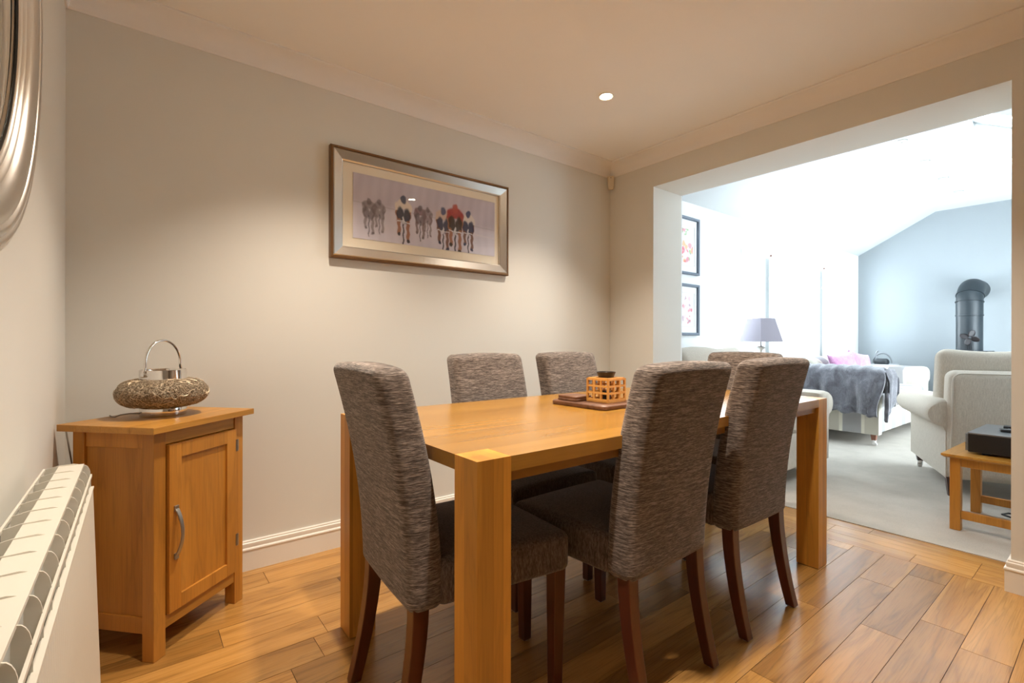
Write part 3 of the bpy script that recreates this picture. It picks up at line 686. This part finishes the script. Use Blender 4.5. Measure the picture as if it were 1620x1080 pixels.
MB().rbox(0.03, 0.02, 0.04, 0.005, lambda p: p + Vector((-0.14, 2.30, 0.28)), (2, 2, 2)).build('inline_switch', M['gloss'], lc)

# ------------------------------------------------------------------ dining table
TX0, TX1, TY0, TY1, TZ, LW = 0.580, 2.525, 0.867, 1.748, 0.769, 0.093
tb = thing('dining_table', 'long solid oak dining table with thick square legs', 'table', (TX0, TY0, 0))
TL, TWd = TX1 - TX0, TY1 - TY0
mb = MB(); tt = 0.035; r3 = random.Random(4)
mb.box(LW, TL - LW, 0, LW, TZ - tt, TZ, 0.85); mb.box(LW, TL - LW, TWd - LW, TWd, TZ - tt, TZ, 0.5)
ys = [LW, 0.20, 0.315, 0.43, 0.54, 0.66, TWd - LW]
for a, b in zip(ys[:-1], ys[1:]): mb.box(0, TL, a, b, TZ - tt, TZ, r3.uniform(0.25, 0.95))
mb.build('tabletop', M['table_x'], tb)
for y0_, y1_ in ((0.014, 0.034), (TWd - 0.034, TWd - 0.014)): MB().box(LW, TL - LW, y0_, y1_, TZ - 0.061, TZ - tt, 0.3).build('apron', M['table_x'], tb)
for i, (x, y) in enumerate(((0, 0), (TL - LW, 0), (0, TWd - LW), (TL - LW, TWd - LW))):
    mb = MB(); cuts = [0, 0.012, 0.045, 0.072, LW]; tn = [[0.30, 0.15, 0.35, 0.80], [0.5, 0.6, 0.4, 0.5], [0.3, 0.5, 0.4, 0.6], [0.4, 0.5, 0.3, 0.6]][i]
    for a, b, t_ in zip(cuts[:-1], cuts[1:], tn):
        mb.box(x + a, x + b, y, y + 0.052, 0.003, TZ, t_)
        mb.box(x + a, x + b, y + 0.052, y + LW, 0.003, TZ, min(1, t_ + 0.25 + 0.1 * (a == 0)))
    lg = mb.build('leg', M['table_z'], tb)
    MB().box(x + 0.004, x + LW - 0.004, y + 0.004, y + LW - 0.004, 0, 0.003).build('foot_pad', M['matte_black'], lg)

# ------------------------------------------------------------------ tray, coasters and burner on the table
PZ = TZ
TR = math.atan2(1.207 - 1.488, 1.380 - 1.373)
tr = thing('serving_tray', 'flat walnut tray lying in the middle of the dining table', 'tray', (1.375, 1.205, PZ), radians(2))
mb = MB(); mb.loft([[(0.12 + a, 0.145 + b, z) for a, b in rrect(0.235 - 2 * i, 0.285 - 2 * i, 0.02)] for (i, z) in ((0.003, 0), (0, 0.004), (0, 0.015), (0.004, 0.019))]); mb.build('board', M['walnut'], tr, smooth=40)
bk = thing('coaster_stack', 'dark wooden coaster block lying on the tray left of the burner', 'coaster', (1.375, 1.36, PZ + 0.019), radians(2))
for k in range(2):
    mb = MB(); mb.loft([[(0.058 + a + 0.002 * k, 0.055 + b, z + 0.0105 * k) for a, b in rrect(0.10 - 2 * i, 0.105 - 2 * i, 0.012)] for (i, z) in ((0.001, 0), (0, 0.002), (0, 0.008), (0.002, 0.0102))]); mb.build('coaster', M['walnut'], bk, smooth=40)
bz = PZ + 0.0192
bn = thing('oil_burner', 'square wooden lattice burner with a black dish on top', 'burner', (1.502, 1.308, bz), radians(2))
hw = 0.052; mb = MB(); st = 0.0074
mb.box(-hw - .004, hw + .004, -hw - .004, hw + .004, 0, 0.006, 0.2)
mb.build('base', M['bamboo'], bn, bevel=0.001)
for (ax, sg) in ((0, -1), (0, 1), (1, -1), (1, 1)):
    mb = MB()
    for k in range(4):
        c = -hw + 2 * hw * k / 3
        if ax == 0: mb.box(c - st / 2 * 1.1, c + st / 2 * 1.1, sg * hw - st / 2, sg * hw + st / 2, 0.006, 0.094, 0.3 + 0.1 * k)
        else: mb.box(sg * hw - st / 2, sg * hw + st / 2, c - st / 2 * 1.1, c + st / 2 * 1.1, 0.006, 0.094, 0.3 + 0.1 * k)
    for z in (0.010, 0.037, 0.064, 0.090):
        if ax == 0: mb.box(-hw, hw, sg * (hw + .001) - st / 2 * .8, sg * (hw + .001) + st / 2 * .8, z - st / 2, z + st / 2, 0.6)
        else: mb.box(sg * (hw + .001) - st / 2 * .8, sg * (hw + .001) + st / 2 * .8, -hw, hw, z - st / 2, z + st / 2, 0.6)
    mb.build('lattice', M['bamboo'], bn)
mb = MB(); mb.box(-hw, hw, -hw, -hw + .018, 0.0935, 0.0965); mb.box(-hw, hw, hw - .018, hw, 0.0935, 0.0965); mb.box(-hw, -hw + .018, -hw + .018, hw - .018, 0.0935, 0.0965); mb.box(hw - .018, hw, -hw + .018, hw - .018, 0.0935, 0.0965)
mb.build('top_frame', M['bamboo'], bn)
mb = MB(); mb.lathe([(0.024, 0.082), (0.031, 0.097), (0.038, 0.116), (0.0385, 0.1190), (0.036, 0.1190), (0.030, 0.104), (0.018, 0.096), (0.001, 0.095)], n=36); mb.build('dish', M['black_cup'], bn, smooth=40)
MB().lathe([(0.019, 0.006), (0.019, 0.040), (0.017, 0.042), (0.016, 0.040), (0.001, 0.038)], n=24).build('tealight_holder', M['matte_black'], bn, smooth=40)

# ------------------------------------------------------------------ dining chairs
def make_chair(label, loc, rz):
    t = thing('dining_chair', label, 'chair', loc, rz, 'dining chairs around the table')
    def lean(z):      # rear face y of the upholstered back at height z
        k = (z - 0.355) / 0.61; return -0.240 + 0.018 * sin(pi * min(1, max(0, k)) * 0.9) - 0.100 * k ** 1.25 if k > 0 else -0.240
    def f(p):
        z = p.z + 0.660; k = (z - 0.355) / 0.61; k = max(0, min(1, k))
        th = 0.094 - 0.004 * k; w = 0.402 + 0.002 * k + 0.006 * sin(pi * k)
        yy = p.y / 0.09 * th; xx = p.x / 0.40 * w
        bulge = 0.005 * (1 - (2 * p.x / 0.40) ** 2) * (1 if p.y > 0 else -1)
        crown = 0.008 * (1 - (2 * p.x / 0.40) ** 2) * max(0, k - 0.9) * 10
        return Vector((xx, lean(z) + th / 2 + yy + bulge, z + crown))
    mb = MB(); mb.rbox(0.40, 0.09, 0.61, 0.028, f, (12, 3, 22), 4); mb.build('backrest', M['chair'], t, smooth=60)
    def g(p):
        z = p.z + 0.420; y = p.y + 0.040; k = (y + 0.17) / 0.42; w = 0.405 + 0.055 * max(0, min(1, k))
        top = max(0, p.z / 0.06); crown = 0.016 * (1 - (2 * p.x / 0.4) ** 2) * (1 - abs(2 * p.y / 0.41) ** 2.2) * top
        return Vector((p.x / 0.40 * w, y, z + crown - 0.006 * top * max(0, k)))
    mb = MB(); mb.rbox(0.40, 0.41, 0.122, 0.024, g, (12, 12, 3), 4); mb.build('seat', M['seat'], t, smooth=60)
    for sx in (-1, 1):
        rings = []
        for k in range(5):
            z = 0.375 * (1 - k / 4) + 0.004; s = 0.021 - 0.0055 * k / 4; x = sx * 0.197; y = 0.213 - 0.004 * k / 4
            rings.append([(x - s, y - s, z), (x + s, y - s, z), (x + s, y + s, z), (x - s, y + s, z)])
        lg = MB().loft(rings).build('leg', M['mahogany'], t, bevel=0.0025)
        MB().lathe([(0.011, 0), (0.011, 0.004)], (sx * 0.197, 0.209, 0), 12).build('glide', M['nylon'], lg)
        rings = []
        for k in range(9):
            q = k / 8; z = 0.375 * (1 - q) + 0.004; s = 0.0215 - 0.0045 * q; x = sx * (0.172 + 0.004 * q); y = -0.208 - 0.060 * q ** 1.7
            rings.append([(x - s, y - s, z), (x + s, y - s, z), (x + s, y + s, z), (x - s, y + s, z)])
        lg = MB().loft(rings).build('leg', M['mahogany'], t, bevel=0.0025)
        MB().lathe([(0.011, 0), (0.011, 0.004)], (sx * 0.176, -0.266, 0), 12).build('glide', M['nylon'], lg)
    return t
ch = make_chair('taupe upholstered dining chair on the near long side, the left one of that pair', (1.262, 1.083, 0), radians(1))
dup(ch, (1.846, 1.083, 0), radians(-1), 'taupe upholstered dining chair on the near long side, next to the right table leg')
dup(ch, (0.775, 1.250, 0), radians(-94), 'taupe upholstered dining chair at the left end, its back turned to the cabinet')
dup(ch, (1.343, 1.652, 0), radians(180), 'taupe upholstered dining chair against the picture wall, opposite and left of the lattice burner')
dup(ch, (1.895, 1.655, 0), radians(181), 'taupe upholstered dining chair against the picture wall, directly behind the tray')
dup(ch, (2.435, 1.350, 0), radians(90), 'taupe upholstered dining chair at the far table end, in front of the opening')

# ------------------------------------------------------------------ upholstered seating in the lounge
def make_sofa(name, label, cat, loc, rz, W_, D, mat, seats=1, arm_z=0.645, back_z=0.84, cush_z=0.975, leg_m='dark_leg', backc=True):
    """local frame: faces +y, centred on x and y"""
    t = thing(name, label, cat, loc, rz); hw, hd_ = W_ / 2, D / 2; bz_ = 0.115; at = 0.13
    MB().rbox(W_ - 0.02, D - 0.04, 0.26, 0.02, lambda p: p + Vector((0, 0, bz_ + 0.13)), (6, 6, 3)).build('base', mat, t, smooth=50)
    for sx in (-1, 1):
        sec = [(-at + 0.01, bz_ + 0.0), (0.0, bz_ + 0.0), (0.0, arm_z - 0.23)]     # u outward from the inner arm line
        for k in range(11):
            a = -1.35 + 2.75 * k / 10; sec.append((-0.010 + 0.118 * cos(a), arm_z - 0.096 + 0.096 * sin(a)))
        sec += [(-at + 0.02, arm_z - 0.015), (-at, arm_z - 0.06)]
        cx = sum(p[0] for p in sec) / len(sec); cz = sum(p[1] for p in sec) / len(sec)
        rings = []
        for (y, s) in ((-hd_ + 0.03, 0.86), (-hd_ + 0.045, 0.95), (-hd_ + 0.08, 0.99), (-hd_ + 0.30, 1.0), (0.0, 1.0), (hd_ - 0.10, 1.0), (hd_ - 0.04, 0.985), (hd_ - 0.012, 0.93), (hd_, 0.84)):
            rings.append([(sx * (hw + cx + (u - cx) * s), y, cz + (w - cz) * s if w > bz_ + .01 else w) for (u, w) in sec])
        MB().loft(rings).build('arm', mat, t, smooth=50)
    bh = back_z - bz_
    MB().rbox(W_, 0.17, bh, 0.055, lambda p: Vector((p.x * (1 - 0.03 * max(0, p.z / bh)), -hd_ + 0.085 + p.y - 0.03 * (p.z / bh + .5), p.z + bz_ + bh / 2)), (8, 2, 8), 4).build('back', mat, t, smooth=50)
    # piping round the rear face of the back
    q = []; w2, z0_, z1_ = hw - 0.016, bz_ + 0.02, back_z - 0.018
    for (x, z) in ((-w2, z0_), (-w2, z1_ - 0.06)): q.append((x, z))
    for k in range(1, 6): a = pi - pi / 2 * k / 5; q.append((-w2 + 0.05 + 0.05 * cos(a), z1_ - 0.05 + 0.05 * sin(a)))
    q += [(-x, z) for x, z in q[::-1]]
    mb = MB(); mb.tube([(x * (1 - 0.03 * max(0, (z - bz_) / bh - .5)), -hd_ + 0.012 - 0.03 * (z - bz_) / bh, z) for x, z in q], 0.0055, 6); mb.build('piping', M['pipe'] if mat is M['cream'] else mat, t, smooth=60)
    iw = (W_ - 2 * at) / seats
    for k in range(seats):
        cx_ = -hw + at + iw * (k + .5)
        MB().rbox(iw - 0.01, D - 0.20, 0.15, 0.05, lambda p: Vector((p.x + cx_, p.y + 0.095, p.z + 0.44 + (0.02 * (1 - (2 * p.x / iw) ** 2) if p.z > 0 else 0))), (6, 6, 2), 4).build('seat_cushion', mat, t, smooth=60)
        if backc:
            def bf(p):
                s = p.z / (cush_z - 0.50); y = p.y * (1.1 - 0.5 * max(0, s)) + 0.02 * (1 - (2 * p.x / iw) ** 2) * (1 if p.y > 0 else -0.3)
                return Vector((p.x * (1 + 0.02 * s) + cx_, y - hd_ + 0.27 - 0.10 * (s + .5), p.z + (cush_z + 0.50) / 2 + 0.012 * sin(p.x * 9)))
            MB().rbox(iw + (0.30 if seats == 1 else 0.0), 0.19, cush_z - 0.50, 0.07, bf, (8, 2, 6), 5).build('back_cushion', mat, t, smooth=60)
    for sx in (-1, 1):
        x = sx * (hw - 0.045)
        y = hd_ - 0.05; rings = [[(x - s, y - s, z), (x + s, y - s, z), (x + s, y + s, z), (x - s, y + s, z)] for s, z in ((0.026, bz_ + .01), (0.018, 0.055))]
        lg = MB().loft(rings).build('leg', M[leg_m], t, bevel=0.003)
        mb = MB(); mb.lathe([(0.019, 0.036), (0.020, 0.058)], (x, y, 0), 16); mb.lathe([(0.004, -0.014), (0.018, -0.012), (0.018, 0.012), (0.004, 0.014)], (x, y + 0.008, 0.018), 18, 0); mb.box(x - .017, x - .014, y - .006, y + .012, .018, .038); mb.box(x + .014, x + .017, y - .006, y + .012, .018, .038)
        mb.build('castor', M['castor'], lg, smooth=40)
        x = sx * (hw - 0.025); y = -hd_ + 0.045; rings = [[(x - s, y - s + o, z), (x + s, y - s + o, z), (x + s, y + s + o, z), (x - s, y + s + o, z)] for s, z, o in ((0.026, bz_ + .01, 0), (0.018, 0.0, -0.025))]
        MB().loft(rings).build('leg', M['dark_leg'], t, bevel=0.003)
    return t
make_sofa('armchair', 'cream linen armchair with rolled arms, its back to the oak side table', 'armchair', (4.877, 0.530, 0), radians(24 - 90), 0.90, 0.93, M['cream'])
make_sofa('armchair', 'white armchair by the window wall behind the far dining chair', 'armchair', (3.84, 1.93, 0), radians(180), 0.92, 0.93, M['cream'])
S1 = make_sofa('sofa', 'striped rolled-arm sofa under the lounge windows with a fur throw', 'sofa', (6.65, 1.955, 0), radians(180), 1.86, 0.88, M['stripe'], 2, 0.735, 0.84, 0.86, 'rust_leg')

# fur throw over the near arm of the striped sofa
th = MB()
AX, AZ = 5.72, 0.735
def throw_fn(u, v):
    # u along the arm (wall -> room), v from the seat side over the arm and down the outer side
    y = 2.20 - 0.74 * u; L = 0.80; s = L * v
    w1 = 0.018 * sin(u * 17 + 2 * sin(v * 4)) + 0.014 * sin(u * 31 + 1.3)
    top_in = 0.20; over = 0.30
    if s < top_in: x = AX + 0.13 + 0.01 * sin(u * 9); z = AZ - 0.02 - (top_in - s) * 1.0 + 0.01
    elif s < top_in + over:
        a = pi * (s - top_in) / over; x = AX + 0.015 + 0.135 * cos(a); z = AZ - 0.012 + 0.050 * sin(a)
    else:
        d = s - top_in - over; x = AX - 0.122 - 0.02 * sin(min(1, d / 0.1) * 1.5) - w1 * min(1, d / 0.12); z = AZ - 0.02 - d * (1.22 + 0.10 * u + 0.03 * sin(u * 23))
    if u > 0.86: y -= 0.02 * sin(v * 12); z -= 0.02 * (u - 0.86) / 0.14
    return (x, y + 0.012 * sin(v * 9 + u * 5), z + 0.006 * sin(u * 40) * (v > .3))
th.grid(throw_fn, 60, 50)
def throw2(u, v):      # corner that falls round the front of the arm
    a = pi * u; x = AX + 0.055 + 0.155 * cos(pi - a); top = AZ - 0.01 + 0.045 * sin(a)
    z = top - v * (0.30 + 0.16 * (1 - u) + 0.02 * sin(u * 20)); y = 1.452 - 0.028 * min(1, v * 6) - 0.012 * sin(u * 19 + v * 3) - 0.01
    return (x, y, z)
th.grid(throw2, 30, 20)
to = th.build('fur_throw', M['fur'], None, smooth=80)
so = to.modifiers.new('pile', 'SOLIDIFY'); so.thickness = 0.022; so.offset = 1.0
tag(to, 'grey faux fur throw draped over the near arm of the striped sofa', 'throw')

def cushion(name, label, loc, w, h, tck, rot, mat, group=None):
    mb = MB()
    for sg in (1, -1):
        def fn(a, b):
            u, v = 2 * a - 1, 2 * b - 1
            return (w / 2 * u * (0.90 + 0.10 * v * v), sg * tck / 2 * ((1 - u * u) * (1 - v * v)) ** 0.42, h / 2 * v * (0.90 + 0.10 * u * u))
        mb.grid(fn, 20, 20)
    o = mb.build(name, mat, None, smooth=80); bm = bmesh.new(); bm.from_mesh(o.data); bmesh.ops.remove_doubles(bm, verts=bm.verts, dist=0.0004); bmesh.ops.recalc_face_normals(bm, faces=bm.faces); bm.to_mesh(o.data); bm.free()
    o.location = loc; o.rotation_euler = rot; return tag(o, label, 'cushion', group)
cushion('pillow', 'pink plush cushion on the striped sofa, nearer the windows', (6.12, 1.93, 0.73), 0.42, 0.37, 0.13, (radians(-14), radians(-6), radians(-15)), M['pink'], 'pink cushions on the striped sofa')
cushion('pillow', 'pink plush cushion on the striped sofa, beside the fur throw', (6.62, 1.93, 0.73), 0.44, 0.37, 0.13, (radians(-12), radians(9), radians(-10)), M['pink'], 'pink cushions on the striped sofa')

# ------------------------------------------------------------------ table lamp on a small lamp table
lt = thing('lamp_table', 'small white lamp table hidden behind the dining chairs by the window wall', 'table', (4.76, 2.20, 0))
MB().box(-0.17, 0.17, -0.17, 0.17, 0.60, 0.625).build('top', M['gloss'], lt, bevel=0.003)
for sx in (-1, 1):
    for sy in (-1, 1): MB().box(sx * .15 - .015, sx * .15 + .015, sy * .15 - .015, sy * .15 + .015, 0, 0.60).build('leg', M['gloss'], lt)
tl = thing('table_lamp', 'table lamp with a tapered square mauve-grey shade and glass stem', 'lamp', (4.76, 2.20, 0.625), radians(-20))
mb = MB()
for (s, z) in (((0.133, 0.405), (0.085, 0.628)),): mb.loft([[(-a, -a, b), (a, -a, b), (a, a, b), (-a, a, b)] for a, b in ((0.133, 0.405), (0.085, 0.628), (0.083, 0.628), (0.131, 0.405))], False, closed=True)
mb.build('lamp_shade', M['shade'], tl)
MB().lathe([(0.062, 0), (0.062, 0.012), (0.020, 0.02), (0.012, 0.05), (0.030, 0.10), (0.034, 0.16), (0.018, 0.23), (0.010, 0.27), (0.012, 0.32), (0.038, 0.345), (0.040, 0.352), (0.012, 0.362), (0.007, 0.38), (0.007, 0.47)], n=24).build('stem', M['silver'], tl, smooth=50)

# ------------------------------------------------------------------ vertical radiators
def vrad(x, label):
    t = thing('column_radiator', label, 'radiator', (x, WY, 0.35), 0, 'column radiators between the lounge windows')
    for k in range(3):
        MB().rbox(0.040, 0.034, 1.60, 0.012, lambda p: p + Vector((0.025 + 0.048 * k, -0.045, 0.80)), (2, 2, 4)).build('column', M['upvc'], t, smooth=60)
    MB().box(0.004, 0.142, -0.060, -0.030, 0.02, 0.05).build('header', M['upvc'], t, bevel=0.005)
    MB().box(0.004, 0.142, -0.060, -0.030, 1.54, 1.57).build('header', M['upvc'], t, bevel=0.005)
    for z in (0.25, 1.35): MB().box(0.055, 0.085, -0.030, -0.0005, z, z + .04).build('wall_bracket', M['upvc'], t)
    MB().lathe([(0.008, 1.60), (0.010, 1.604), (0.010, 1.616), (0.006, 1.62)], (0.025, -0.045, 0), 14).build('air_valve', M['rust_leg'], t)
    return t
vrad(5.40, 'tall white column radiator between the first and second lounge windows')
vrad(6.87, 'tall white column radiator between the second and third lounge windows')

# ------------------------------------------------------------------ two framed floral pictures
def small_pic(label, x0, x1, z0, z1, seed, pal):
    t = thing('framed_picture', label, 'picture', (0, 0, 0), 0, 'floral prints on the lounge wall')
    y = WY; frame_ring(x0, x1, z0, z1, [(0, y - .001), (0, y - .028), (0.006, y - .032), (0.020, y - .028), (0.024, y - .020), (0.024, y - .001)]).build('frame', FR, t)
    MB().box(x0 + .0245, x1 - .0245, y - .010, y - .003, z0 + .0245, z1 - .0245).build('mount', M['white_card'], t)
    frame_ring(x0 + .062, x1 - .062, z0 + .075, z1 - .075, [(0, y - .0101), (0, y - .014), (0.006, y - .014), (0.006, y - .0101)]).build('inner_slip', M['castor'], t)
    r = random.Random(seed); S = []
    global ASP; ASP = (x1 - x0 - .18) / (z1 - z0 - .21)
    for k in range(46): S.append(('e', r.uniform(0, ASP), r.uniform(0, 1), r.uniform(.02, .10), r.uniform(.02, .10), pal[r.randrange(len(pal))], 0.8, r.uniform(0, 3)))
    print_panel('print', x0 + .09, x1 - .09, z0 + .105, z1 - .105, y - .0112, 50, 60, paint_grid(50, 60, lambda u, v, q: (0.80, 0.76, 0.76), S, seed), t)
FR = plain('slate_blue_frame', (0.12, 0.15, 0.20), 0.4)
small_pic('upper floral print in a slate frame on the white lounge wall', 3.62, 4.055, 1.628, 2.140, 7, [(0.75, 0.12, 0.18), (0.70, 0.30, 0.36), (0.36, 0.30, 0.42), (0.30, 0.50, 0.20), (0.80, 0.45, 0.20), (0.85, 0.80, 0.82)])
small_pic('lower red floral print in a slate frame on the white lounge wall', 3.62, 4.055, 1.085, 1.543, 9, [(0.75, 0.30, 0.36), (0.62, 0.10, 0.16), (0.80, 0.62, 0.66), (0.84, 0.80, 0.80), (0.50, 0.35, 0.42)])

# ------------------------------------------------------------------ oak side table with amplifier
ct = thing('side_table', 'low oak side table on the carpet behind the cream armchair', 'table', (3.500, 0.645, 0), radians(-2))
cz_ = 0.418; CDx, CWy = 0.56, 0.72
mb = MB(); mb.loft([[(i, -i, z), (CDx - i, -i, z), (CDx - i, -CWy + i, z), (i, -CWy + i, z)] for i, z in ((0.012, cz_ - 0.020), (0, cz_ - 0.010), (0, cz_))]); mb.build('top', M['oak_x'], ct)
LG = 0.045
for x in (0.030, CDx - 0.030 - LG):
    for y in (-0.030 - LG, -CWy + 0.030): MB().box(x, x + LG, y, y + LG, 0.004, cz_ - 0.020, 0.6).build('leg', M['oak'], ct, bevel=0.003)
    MB().box(x + .010, x + LG - .010, -CWy + 0.030 + LG, -0.030 - LG, 0.068, 0.110, 0.4).build('stretcher', M['oak'], ct, bevel=0.002)
    MB().box(x + .008, x + LG - .014, -CWy + 0.030 + LG, -0.030 - LG, cz_ - 0.066, cz_ - 0.020, 0.45).build('apron', M['oak'], ct, bevel=0.002)
for y in (-0.030 - LG + .012, -CWy + 0.045): MB().box(0.030 + LG, CDx - 0.030 - LG, y, y + .018, cz_ - 0.066, cz_ - 0.020, 0.45).build('apron', M['oak'], ct, bevel=0.002)
am = thing('amplifier', 'black finned amplifier box standing on the oak side table', 'amplifier', (3.598, 0.556, cz_), radians(-2))
AH = 0.118; mb = MB(); mb.box(0, 0.45, -0.43, -0.006, 0.012, AH - 0.008); mb.build('case', M['matte_black'], am, bevel=0.002)
MB().box(-0.002, 0.452, -0.432, -0.004, AH - 0.008, AH).build('lid', M['amp_top'], am, bevel=0.002)
for k in range(13): MB().box(0.004, 0.44, -0.006, 0.006, 0.018 + 0.0072 * k, 0.0215 + 0.0072 * k).build('cooling_fin', M['amp_top'], am)
for x in (0.05, 0.40):
    for y in (-0.07, -0.37): MB().lathe([(0.018, 0), (0.018, 0.012)], (x, y, 0), 16).build('foot', M['matte_black'], am)
def remote(label, loc, rz, L_, w, mat_top):
    t = thing('remote_control', label, 'remote', loc, rz, 'remote controls on the amplifier')
    MB().rbox(w, L_, 0.016, 0.005, lambda p: p + Vector((0, 0, 0.008)), (3, 8, 1), 2).build('body', M['matte_black'], t, smooth=50)
    mb = MB()
    for i in range(3):
        for j in range(9): mb.box(-w * .3 + i * w * .3 - .004, -w * .3 + i * w * .3 + .004, -L_ * .4 + j * L_ * .09 - .004, -L_ * .4 + j * L_ * .09 + .004, 0.0155, 0.0175)
    mb.build('button', mat_top, t)['kind'] = 'stuff'; return t
remote('long remote control with pale buttons at the back edge of the amplifier', (3.93, 0.33, cz_ + AH), radians(4), 0.24, 0.055, M['castor'])
remote('black remote control lying at the middle of the amplifier lid', (3.79, 0.34, cz_ + AH), radians(14), 0.22, 0.05, M['amp_top'])
tag(MB().tube([(4.02, 0.43, 0.009), (4.05, 0.47, 0.009), (4.10, 0.45, 0.010), (4.12, 0.36, 0.009), (4.10, 0.25, 0.009), (4.05, 0.10, 0.009)], 0.0045, 8).build('cable', M['matte_black'], None, smooth=60), 'black cable lying on the carpet under the side table', 'cable')

# ------------------------------------------------------------------ stove with flue and fan
sv = thing('wood_stove', 'dark stove with a fat grey flue bending into the pale blue wall', 'stove', (7.85, 1.19, 0))
MB().rbox(0.40, 0.36, 0.78, 0.06, lambda p: p + Vector((0, 0, 0.51)), (2, 2, 2)).build('body', M['iron'], sv, smooth=40)
MB().box(-0.22, 0.21, -0.19, 0.19, 0.90, 0.925).build('top_plate', M['iron'], sv, bevel=0.004)
for sx in (-1, 1):
    for sy in (-1, 1): MB().box(sx * .13 - .025, sx * .13 + .025, sy * .11 - .025, sy * .11 + .025, 0.004, 0.125).build('leg', M['iron'], sv)
dd = MB().box(-0.215, -0.1995, -0.12, 0.12, 0.30, 0.80).build('door', M['iron'], sv, bevel=0.004)
MB().box(-0.219, -0.215, -0.09, 0.09, 0.38, 0.72).build('pane', M['matte_black'], dd)
MB().lathe([(0.120, 0.925), (0.120, 1.345)], n=40).build('flue_pipe', M['flue'], sv, smooth=40)
q = [(0, 0, 1.345)]; RB = 0.21; zc = 1.47
for k in range(13): a = pi / 2 * k / 12; q.append((RB - RB * cos(a), 0, zc + RB * sin(a)))
q.append((0.449, 0, zc + RB))
mb = MB(); mb.tube(q, 0.122, 40); mb.build('flue_bend', M['flue'], sv, smooth=50)
mb = MB(); mb.lathe([(0.121, 1.338), (0.128, 1.340), (0.128, 1.350), (0.121, 1.352)], n=40); mb.build('collar_ring', M['flue'], sv, smooth=40)
for aa in (10, 32):
    a = radians(aa); c = Vector((RB - RB * cos(a), 0, zc + RB * sin(a))); t_ = Vector((sin(a), 0, cos(a))); sd = Vector((0, 1, 0)); up_ = t_.cross(sd)
    mb = MB(); mb.loft([[c + t_ * h + (sd * cos(2 * pi * k / 40) + up_ * sin(2 * pi * k / 40)) * r for k in range(40)] for r, h in ((0.121, -0.006), (0.130, -0.004), (0.130, 0.004), (0.121, 0.006))], False); mb.build('collar_ring', M['flue'], sv, smooth=40)
fn_ = thing('stove_fan', 'small four-bladed fan standing on the stove in front of the flue', 'fan', (7.69, 1.160, 0.9255), radians(6))
MB().box(-0.03, 0.03, -0.035, 0.035, 0, 0.012).build('base', M['iron'], fn_)
mb = MB()
for k in range(5): mb.box(-0.02, 0.02, -0.030 + 0.0135 * k, -0.026 + 0.0135 * k, 0.012, 0.10)
mb.build('heat_sink', M['iron'], fn_)
MB().lathe([(0.014, -0.045), (0.014, -0.02)], (0, 0, 0.155), 16, 0).build('hub', M['iron'], fn_); MB().box(-0.02, 0.0, -0.012, 0.012, 0.10, 0.165).build('motor', M['iron'], fn_)
for k in range(4):
    a = radians(20 + 90 * k); mb = MB()
    def bl(u, v):
        r = 0.012 + 0.078 * u; w = 0.050 * (0.45 + 0.75 * sin(pi * min(1, u * 0.85 + 0.1))); s = (v - .5) * w
        y = r * cos(a) - s * sin(a); z = r * sin(a) + s * cos(a); return (-0.038 + s * 0.55, y, z + 0.155)
    mb.grid(bl, 8, 4); o = mb.build('blade', plain('dark_red_metal', (0.014, 0.010, 0.012), 0.45, 0.0), fn_, smooth=60); so = o.modifiers.new('t', 'SOLIDIFY'); so.thickness = 0.003

# ------------------------------------------------------------------ corner table, tray and ornament beyond the sofa
kt = thing('corner_table', 'small white table in the far lounge corner beyond the striped sofa', 'table', (8.02, 2.12, 0))
MB().lathe([(0.20, 0.68), (0.20, 0.70)], n=36).build('top', M['gloss'], kt, smooth=40); MB().lathe([(0.025, 0.02), (0.02, 0.68)], n=16).build('column', M['gloss'], kt, smooth=40); MB().lathe([(0.15, 0.004), (0.15, 0.015), (0.03, 0.03)], n=30).build('base', M['gloss'], kt, smooth=40)
ty = MB(); ty.box(-0.11, 0.11, -0.15, 0.10, 0, 0.012); ty.box(-0.12, -0.11, -0.16, 0.11, 0, 0.028); ty.box(0.11, 0.12, -0.16, 0.11, 0, 0.028); ty.box(-0.11, 0.11, -0.16, -0.15, 0, 0.028); ty.box(-0.11, 0.11, 0.10, 0.11, 0, 0.028)
o = tag(ty.build('white_tray', M['tray_white'], None, bevel=0.002), 'shallow white tray on the far corner table', 'tray'); o.location = (8.0, 2.08, 0.70)
og = thing('ornament', 'dark grey rounded ornament with thin looping arms on the white tray', 'ornament', (8.0, 2.09, 0.7135))
MB().rbox(0.10, 0.17, 0.09, 0.04, lambda p: p + Vector((0, 0, 0.045)), (2, 3, 1), 5).build('body', M['iron'], og, smooth=60)
mb = MB(); mb.tube([(0, 0.105 * cos(pi * k / 16) - 0.01, 0.03 + 0.13 * sin(pi * k / 16)) for k in range(17)], 0.010, 8); mb.build('loop', M['amp_top'], og, smooth=60)
mb = MB(); mb.tube([(0, 0.06, 0.04), (0, 0.062, 0.10), (0, 0.06, 0.16), (0, 0.045, 0.19), (0, 0.03, 0.195)], [0.014, 0.013, 0.011, 0.009, 0.006], 8); mb.build('neck', M['amp_top'], og, smooth=60)
